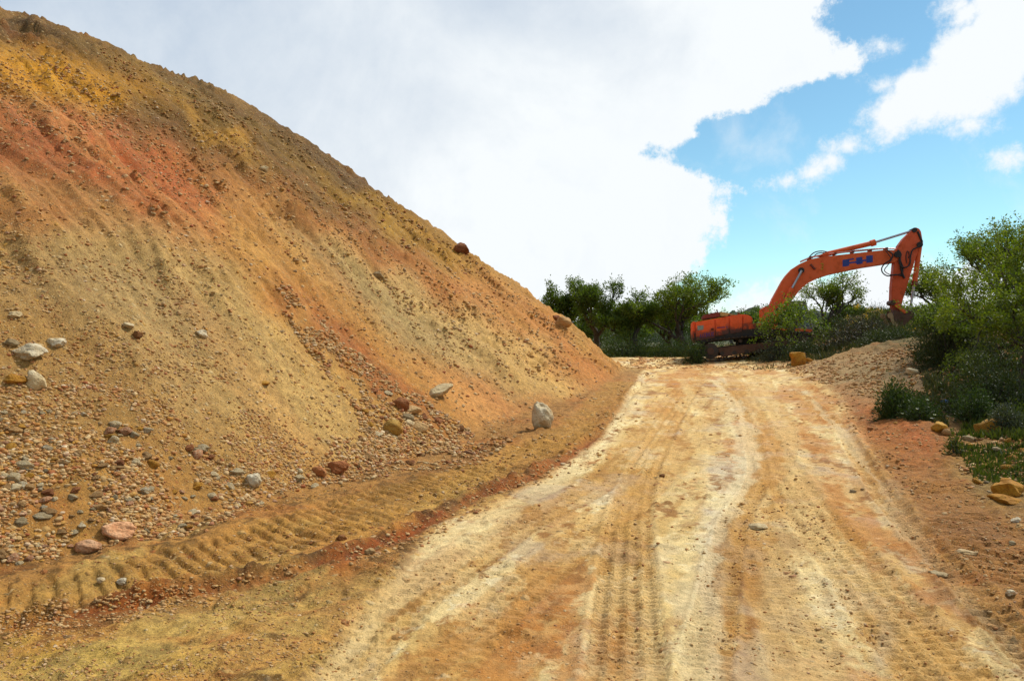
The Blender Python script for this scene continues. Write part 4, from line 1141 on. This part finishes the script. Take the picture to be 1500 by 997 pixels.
for i, (a, b, tp, Y, lab) in enumerate([
  (1040,1105,452,70,'small rounded far tree above the excavator engine hood'),
  (1085,1140,446,75,'far tree in the gap left of the boom foot'),
  (1130,1190,450,66,'far tree seen through the leaves behind the cab'),
  (780,835,455,62,'far tree low behind the right flank of the heap'),
  (850,905,448,60,'far tree seen between the first almond trunks'),
  (900,960,462,58,'far bush like tree behind the twin trunk almond'),
  (985,1045,450,62,'far tree behind the tallest background almond'),
  (1225,1262,452,55,'far low tree right of the airy tree under the boom'),
  (1440,1530,400,60,'far tree seen through the big near tree')]):
    tree('tree', lab, (a, b, tp, 520), Y, 60+i, .22, 'leaf_far', nleaf=9, first=.15, levels=4, splits=(5, 4, 3, 3))

def shrub(name, label, box, Y, seed, mat, leaf=.05, n=3500, cat='shrub', group=None, flowers=None, nfl=0, fmat=None, spiky=.5, stems=16, depth=.8):
    x0, x1, top, base = box; r = np.random.default_rng(seed)
    if Y is None:
        hx = hit((x0+x1)/2, base); Y = float(hx[1][0])+(x1-x0)*float(hx[1][0])/F*.4
    gx = ((x0+x1)/2-CX)/F*Y; gz = float(z_at(gx, Y)[0])-.04
    w = (x1-x0)*Y/F/2; h = max(CH-(top-CY)/F*Y-gz, .25)
    root = link(name, None, loc=(gx, Y, gz)); tag(root, label, cat, group)
    m = MB_(); tips = []
    for k in range(stems):
        a = r.uniform(0, 2*PI); q_ = math.sqrt(r.random())*.85
        e = Vector((math.cos(a)*w*q_, math.sin(a)*w*depth*q_, h*math.sqrt(max(1-q_*q_, .1))*r.uniform(.7, 1.0)))
        b0 = Vector((e.x*.25, e.y*.25, 0)); mid = b0.lerp(e, .5)+Vector((0, 0, h*.08))
        m.tube([b0, mid, e], [.02*h+.004, .012*h+.003, .003], 5, cap=False); tips.append((b0, mid, e))
    m.build('stem', M['bark'], root)
    # clumps of leaves round a cloud of centres in a lumpy dome
    nc = 90; cs = []
    while len(cs) < nc:
        p = r.uniform(-1, 1, 3); p[2] = abs(p[2])
        q_ = p[0]**2+p[1]**2+p[2]**2
        if q_ < 1 and q_ > .12: cs.append(p)
    cs = np.array(cs)
    xg = gx+cs[:, 0]*w; yg = Y+cs[:, 1]*w*depth; dz = np.clip(z_at(xg, yg)-gz, -.6, 1.0)
    lump = .8+.4*r.random(nc)
    C = np.stack([cs[:, 0]*w, cs[:, 1]*w*depth, cs[:, 2]*h*lump+dz*(1-cs[:, 2])], 1)
    k = r.integers(0, nc, n); rad = np.array([w, w*depth, h])*.17
    off = r.normal(size=(n, 3)); P0 = C[k]+off*rad
    hp = np.clip(z_at(gx+P0[:, 0], Y+P0[:, 1])-gz, -.6, 1.2); P0[:, 2] = np.maximum(P0[:, 2], hp+.01)
    D = off*.6+r.normal(size=(n, 3))*.4+np.array([0, 0, spiky]); D /= np.linalg.norm(D, axis=1)[:, None]
    V, Fc = leaves(P0, D, leaf, r, width=.35 if spiky < 1 else .12)
    link('foliage', new_mesh('foliage', V, Fc, [M[mat]]), root)
    for j in range(nfl):
        c = C[r.integers(0, nc)]; c = c*np.array([1.02, 1.02, 1.12]); c = c+np.array([0, -abs(r.normal())*.15*w, 0])
        c[2] = max(c[2], .1)
        if flowers == 'cluster':
            nn2 = 26; P1 = c+r.normal(size=(nn2, 3))*.07; D1 = r.normal(size=(nn2, 3)); D1 /= np.linalg.norm(D1, axis=1)[:, None]
            V, Fc = leaves(P1, D1, .055, r, width=.8); link('flower', new_mesh('flower', V, Fc, [M[fmat]]), root)
        else:
            P1 = np.repeat(c[None], 9, 0); t = np.arange(9)*2*PI/9; D1 = np.stack([np.cos(t), np.sin(t)*.6-.3, .45+0*t], 1)+r.normal(size=3)*.15; D1 /= np.linalg.norm(D1, axis=1)[:, None]
            V, Fc = leaves(P1, D1, .028, r, width=.6); link('flower', new_mesh('flower', V, Fc, [M[fmat]]), root)
    return root
SH = [
 ('shrub', 'dark brownish thicket in front of the excavator boom foot, widest of the bank', (1196,1312,470,532), 31, 21, 'shrub_dry', .09, 7000),
 ('shrub', 'dark green shrub at the left end of the bank top, beneath the cab', (1150,1215,500,532), 31, 22, 'shrub', .08, 4000),
 ('shrub', 'low grey green tussock between the crawler track and the upright tan boulder', (1108,1160,500,527), 33, 23, 'shrub_grey', .08, 2500),
 ('shrub', 'dark shrub on the gravel bank below the bucket', (1255,1345,484,515), 28, 24, 'shrub', .08, 4500),
 ('shrub', 'rounded green shrub at the base of the gravel bank beside the red earth', (1286,1352,566,612), None, 25, 'shrub_green', .055, 6000),
 ('shrub', 'broad dark bush on the right bank right of the gravel patch', (1338,1450,448,565), 19.5, 26, 'shrub', .06, 15000),
 ('shrub', 'black green undergrowth bush beneath the big near tree', (1385,1510,530,614), None, 27, 'shrub', .055, 9000),
 ('shrub', 'dense dark bush at the far right behind the near trunk', (1430,1620,440,600), 18, 28, 'shrub', .06, 16000),
 ('shrub', 'grey green bush leaning on the half hidden yellow boulder', (1450,1504,598,636), None, 29, 'shrub_grey', .045, 3000),
 ('shrub', 'dull green bush right of the blue litter', (1400,1458,575,622), None, 30, 'shrub_green', .05, 4000),
 ('shrub', 'green bush at the foot of the slope seen past the road crest', (880,945,494,533), 41, 31, 'shrub_green', .10, 3500),
 ('shrub', 'dark low bush between the almond trunks and the dirt berm', (958,1020,500,531), 40.5, 32, 'shrub_green', .09, 3500),
 ('shrub', 'bright bush touching the rear of the crawler track', (1002,1036,505,534), 35.5, 33, 'shrub_green', .09, 2500),
 ('shrub', 'green undergrowth bush behind the twin trunk almond', (860,960,485,528), 52, 34, 'shrub_green', .14, 5000),
 ('shrub', 'undergrowth bush behind the excavator tail', (950,1060,480,522), 53, 35, 'shrub_green', .14, 5000),
 ('shrub', 'undergrowth bush right of the cab', (1180,1260,468,505), 42, 36, 'shrub_green', .11, 5000),
 ('shrub', 'grey bush with pale twigs right of the bucket', (1340,1400,452,500), 41, 37, 'shrub_grey', .09, 4500),
 ('shrub', 'green shrub on the rise behind the bucket', (1290,1380,455,490), 46, 38, 'shrub_green', .12, 4500),
 ('shrub', 'mid green bush left of the big near tree at its knee', (1350,1420,500,560), 21, 39, 'shrub_dry', .06, 5000),
]
for i, (n_, lab, box, Y, seed, mat, lf, n) in enumerate(SH): shrub(n_, lab, box, Y, seed, mat, lf, n)
shrub('broom_shrub', 'yellow flowering broom on the rise right of the airy tree', (1226,1318,450,490), 40, 41, 'broom', .12, 6000, flowers='cluster', nfl=22, fmat='yflower', spiky=1.2)
shrub('broom_shrub', 'yellow flowering broom directly under the excavator bucket', (1268,1345,474,502), 33.5, 42, 'broom', .10, 4500, flowers='cluster', nfl=18, fmat='yflower', spiky=1.2)
shrub('broom_shrub', 'small broom with one orange yellow tuft beneath the big near tree', (1412,1462,535,585), 15.4, 43, 'broom', .06, 2500, flowers='cluster', nfl=6, fmat='yflower', spiky=1.2)
shrub('daisy_plant', 'white flowering plant right of the blue litter under the big tree', (1405,1478,565,606), None, 44, 'shrub_green', .05, 2500, cat='flowering plant', flowers='daisy', nfl=22, fmat='wflower')
shrub('daisy_plant', 'white flowering plant in front of the rounded green shrub', (1318,1372,588,616), None, 45, 'shrub_green', .05, 1800, cat='flowering plant', flowers='daisy', nfl=14, fmat='wflower')
shrub('leafy_weed', 'yellow green weed growing on the edge of the red earth', (1386,1412,638,668), None, 46, 'grassm', .05, 500, cat='weed', stems=6)
shrub('leafy_weed', 'bright weed beside the trunk of the big near tree', (1470,1505,590,640), 13.0, 47, 'leaf_near', .06, 700, cat='weed', stems=6)

def grass(name, label, specs, mat):
    Vs = []; Fs = []; n0 = 0
    for poly, n, h, Yr in specs:
        pts = area(poly, n); x, y, z, ok = hit(pts[:, 0], pts[:, 1])
        if Yr:      # a band of depth behind the skyline of the bank
            y = rng.uniform(Yr[0], Yr[1], n); x = (pts[:, 0]-CX)/F*y; z = z_at(x, y); ok = (rng.random(n) < sstep(0, 90, pts[:, 0]-min(p[0] for p in poly)+40*fbm(x, y, 3, 401))) & (fbm(x*.8, y*.8, 3, 402) > -.22)
        x, y, z = x[ok], y[ok], z[ok]; c = len(x)
        hh = h*rng.uniform(.4, 1.3, c)*(.5+.5*sstep(-.3, .3, fbm(x*1.5, y*1.5, 3, 400)))
        a = rng.uniform(0, 2*PI, c); wd = .012+.0006*y
        ln = rng.normal(size=(c, 2))*.35*hh[:, None]
        A = np.stack([x-np.cos(a)*wd, y-np.sin(a)*wd, z-.01], 1); B = np.stack([x+np.cos(a)*wd, y+np.sin(a)*wd, z-.01], 1)
        T = np.stack([x+ln[:, 0], y+ln[:, 1], z+hh], 1)
        Vs.append(np.stack([A, B, T], 1).reshape(-1, 3)); Fs.append(np.arange(c*3).reshape(-1, 3)+n0); n0 += c*3
    tag(link(name, new_mesh(name, np.concatenate(Vs), np.concatenate(Fs), [M[mat]])), label, kind='stuff')
grass('grass', 'green grass under the almond trees and behind the banks', [
 ([(860,480),(1040,480),(1040,530),(870,530)], 16000, .35, (41, 60)),
 ([(1030,480),(1560,480),(1560,500),(1030,500)], 16000, .35, (37, 60)),
 ([(870,520),(1030,522),(1030,530),(900,531)], 2500, .28, (40, 43)),
 ([(1400,655),(1560,650),(1560,720),(1430,705)], 2600, .07, None),
 ([(1440,600),(1560,600),(1560,650),(1400,640)], 3000, .12, None),
], 'grassm')
grass('dry_grass', 'dull grey green grass and herbs on the right bank', [
 ([(1100,500),(1560,480),(1560,520),(1100,525)], 16000, .26, (28.5, 36)),
 ([(1340,520),(1560,520),(1560,640),(1420,620),(1360,590)], 9000, .16, None),
 ([(1290,575),(1360,575),(1390,625),(1300,600)], 1500, .10, None),
 ([(1110,512),(1180,512),(1170,528),(1090,530)], 1500, .14, None),
 ([(1330,490),(1560,490),(1560,540),(1380,540)], 6000, .22, (20, 28)),
 ([(1540,560),(2200,560),(2200,800),(1560,740)], 9000, .22, (8, 26)),
 ([(1500,640),(1620,640),(1620,860),(1520,760)], 1500, .09, None),
], 'grassdry')
# blue litter
x, y, z, ok = hit(1386, 594)
V, Fc = rock_shape(3, 77, .8, .5); V = V*np.array([.11, .07, .055])
tag(link('plastic_bag', new_mesh('plastic_bag', V, Fc, [paint('blue_white_plastic', (.10, .22, .50), .35, .7, (.6, .6, .62), scale=20.)]), loc=(x[0], y[0], z[0]+.07)), 'crumpled blue and white plastic bag among the weeds at the right', 'litter')

#@@LIGHT
# ------------------------------------------------------------------ sky, sun, camera
SUN_EL, SUN_AZ = math.radians(52), math.radians(55)      # azimuth from +Y (view axis) towards +X
wd = bpy.data.worlds.new('World'); SC.world = wd; wd.use_nodes = True; t = wd.node_tree
bg = t.nodes['Background']
sky = N(t, 'ShaderNodeTexSky', sky_type='NISHITA', sun_disc=False, sun_elevation=SUN_EL, sun_rotation=SUN_AZ, altitude=300, air_density=1., dust_density=.15, ozone_density=1.6)
geo = N(t, 'ShaderNodeTexCoord'); D = geo.outputs['Generated']
sp = N(t, 'ShaderNodeSeparateXYZ'); L(t, D, sp.inputs[0])
yy = math_(t, 'MAXIMUM', sp.outputs[1], .08)
U = math_(t, 'DIVIDE', sp.outputs[0], yy); W = math_(t, 'DIVIDE', sp.outputs[2], yy)
n_big = noise(t, D, 5.5, 9, .62, .25); n_sm = noise(t, D, 22, 8, .7); n_soft = noise(t, D, 2.6, 5, .55)
n_xs = noise(t, D, 60, 6, .7)
jit = math_(t, 'ADD', math_(t, 'ADD', math_(t, 'MULTIPLY', math_(t, 'SUBTRACT', n_big, .5), .16), math_(t, 'MULTIPLY', math_(t, 'SUBTRACT', n_sm, .5), .20)), math_(t, 'MULTIPLY', math_(t, 'SUBTRACT', n_xs, .5), .05))
# edge of the large cloud bank: direction u of its right side against height w
def u_(px): return (px-CX)/F
def w_(py): return (CY-py)/F
edge = [(w_(470),u_(935)),(w_(420),u_(1005)),(w_(385),u_(1035)),(w_(355),u_(1068)),(w_(320),u_(1075)),(w_(290),u_(1085)),(w_(262),u_(1055)),(w_(235),u_(985)),(w_(218),u_(972)),(w_(200),u_(1015)),(w_(180),u_(1060)),(w_(160),u_(1105)),(w_(125),u_(1175)),(w_(100),u_(1255)),(w_(78),u_(1272)),(w_(45),u_(1238)),(w_(0),u_(1212)),(w_(-120),u_(1170))]
e0, e1 = edge[0][0], edge[-1][0]
fc = N(t, 'ShaderNodeFloatCurve'); L(t, rangem(t, W, e0, e1) if False else math_(t, 'DIVIDE', math_(t, 'SUBTRACT', W, e0), e1-e0, clamp=True), fc.inputs['Value'])
cv = fc.mapping.curves[0]
while len(cv.points) > 2: cv.points.remove(cv.points[1])
us = [e[1] for e in edge]; u0, u1 = min(us), max(us)
pts = [((w-e0)/(e1-e0), (u-u0)/(u1-u0)) for w, u in edge]
cv.points[0].location = pts[0]; cv.points[1].location = pts[-1]
for p in pts[1:-1]: cv.points.new(*p)
fc.mapping.update()
eu = math_(t, 'ADD', math_(t, 'MULTIPLY', fc.outputs[0], u1-u0), u0)
d1 = math_(t, 'ADD', math_(t, 'SUBTRACT', eu, U), math_(t, 'MULTIPLY', jit, .85))
m1 = rangem(t, d1, -.012, .026)
def ell(px, py, rx, ry, ang):
    c, s = math.cos(math.radians(ang)), math.sin(math.radians(ang))
    du = math_(t, 'SUBTRACT', U, u_(px)); dw = math_(t, 'SUBTRACT', W, w_(py))
    a = math_(t, 'DIVIDE', math_(t, 'ADD', math_(t, 'MULTIPLY', du, c), math_(t, 'MULTIPLY', dw, s)), rx/F)
    b = math_(t, 'DIVIDE', math_(t, 'SUBTRACT', math_(t, 'MULTIPLY', dw, c), math_(t, 'MULTIPLY', du, s)), ry/F)
    r_ = math_(t, 'SQRT', math_(t, 'ADD', math_(t, 'MULTIPLY', a, a), math_(t, 'MULTIPLY', b, b)))
    return math_(t, 'MULTIPLY', math_(t, 'SUBTRACT', 1., r_), min(rx, ry)/F)
el = None
for e_ in [(1360,140,62,48,10),(1440,90,80,68,20),(1320,160,55,36,20),(1480,20,70,110,0),(1300,182,30,24,30),(1400,130,70,55,0),(1418,182,30,18,0),(1420,20,36,28,30),(1408,8,40,18,20),(1560,90,80,52,0),
           (1292,68,26,15,5),(1294,127,24,13,0),(1190,252,30,16,35),(1218,236,24,14,30),(1150,266,26,11,12),(1240,214,30,12,12),(1485,235,28,13,5)]:
    v_ = ell(*e_); el = v_ if el is None else math_(t, 'MAXIMUM', el, v_)
d2 = math_(t, 'ADD', math_(t, 'ADD', el, .001), math_(t, 'ADD', math_(t, 'MULTIPLY', math_(t, 'SUBTRACT', n_sm, .5), .06), math_(t, 'MULTIPLY', math_(t, 'SUBTRACT', n_xs, .5), .03)))
m2 = rangem(t, d2, -.008, .018)
# low bank of cloud on the horizon behind the boom
lw = math_(t, 'ADD', math_(t, 'MULTIPLY', math_(t, 'SUBTRACT', U, u_(1060)), .17), w_(432))
lw = math_(t, 'MINIMUM', lw, w_(392))
d3 = math_(t, 'ADD', math_(t, 'SUBTRACT', lw, W), math_(t, 'MULTIPLY', jit, .5)); m3 = rangem(t, d3, -.012, .02)
# thin veil
veil = math_(t, 'MULTIPLY', rangem(t, noise(t, D, 9, 8, .6, .4), .50, .75), .35)
hz = rangem(t, W, .10, .0, 0., .25)
msk = math_(t, 'MAXIMUM', math_(t, 'MAXIMUM', m1, m2), m3)
msk = math_(t, 'MAXIMUM', msk, math_(t, 'MAXIMUM', veil, hz))
# behind the viewer: broken cloud so that the light comes from a real half-clouded sky
back = rangem(t, sp.outputs[1], .25, .05)
msk = math_(t, 'ADD', math_(t, 'MULTIPLY', msk, math_(t, 'SUBTRACT', 1., back)), math_(t, 'MULTIPLY', rangem(t, n_soft, .42, .58), back))
# body of the cloud: grey blue where it is thick and high at the left, white towards its thin edge
thick = rangem(t, math_(t, 'ADD', math_(t, 'ADD', math_(t, 'MULTIPLY', U, -1.), math_(t, 'MULTIPLY', W, .9)), math_(t, 'MULTIPLY', math_(t, 'SUBTRACT', n_soft, .5), .9)), .0, 1.15)
thick = math_(t, 'MULTIPLY', thick, rangem(t, d1, .0, .35))
n_bod = noise(t, D, 3.6, 8, .58, .5)
cb = math_(t, 'ADD', math_(t, 'ADD', math_(t, 'MULTIPLY', math_(t, 'SUBTRACT', n_bod, .47), 1.3), math_(t, 'MULTIPLY', math_(t, 'SUBTRACT', n_sm, .5), .25)), math_(t, 'MULTIPLY', thick, .8), clamp=True)
cb = math_(t, 'MULTIPLY', cb, rangem(t, d1, .0, .30, .05, 1.))
CLOUD_W, CLOUD_G = (.575, .60, .615), (.225, .30, .40)
ccol = mix_(t, cb, CLOUD_W, CLOUD_G)
SKYB = .080
skc = mix_(t, 1., sky.outputs[0], (SKYB*.80, SKYB*1.05, SKYB*.98), 'MULTIPLY')
fin = mix_(t, msk, skc, ccol)
L(t, fin, bg.inputs[0]); bg.inputs[1].default_value = 1.0
sl = bpy.data.lights.new('sun', 'SUN'); sl.energy = 2.7; sl.angle = math.radians(9); sl.color = (1, .95, .86)
so = link('sun', sl); dirv = Vector((math.sin(SUN_AZ)*math.cos(SUN_EL), math.cos(SUN_AZ)*math.cos(SUN_EL), math.sin(SUN_EL)))
so.rotation_euler = dirv.to_track_quat('Z', 'Y').to_euler(); so.location = (0, 0, 30)
cam_d = bpy.data.cameras.new('camera'); cam_d.sensor_width = 36; cam_d.lens = 36*F/1500; cam_d.clip_end = 5000; cam_d.clip_start = .05
co = link('camera', cam_d, loc=(0, 0, CH)); co.rotation_euler = (PI/2, 0, 0); SC.camera = co
SC.view_settings.view_transform = 'Standard'; SC.view_settings.look = 'None'; SC.view_settings.exposure = .72; SC.view_settings.gamma = 1
SC.cycles.max_bounces = 5; SC.cycles.diffuse_bounces = 3; SC.cycles.transmission_bounces = 4; SC.cycles.transparent_max_bounces = 4
SC.cycles.use_denoising = True
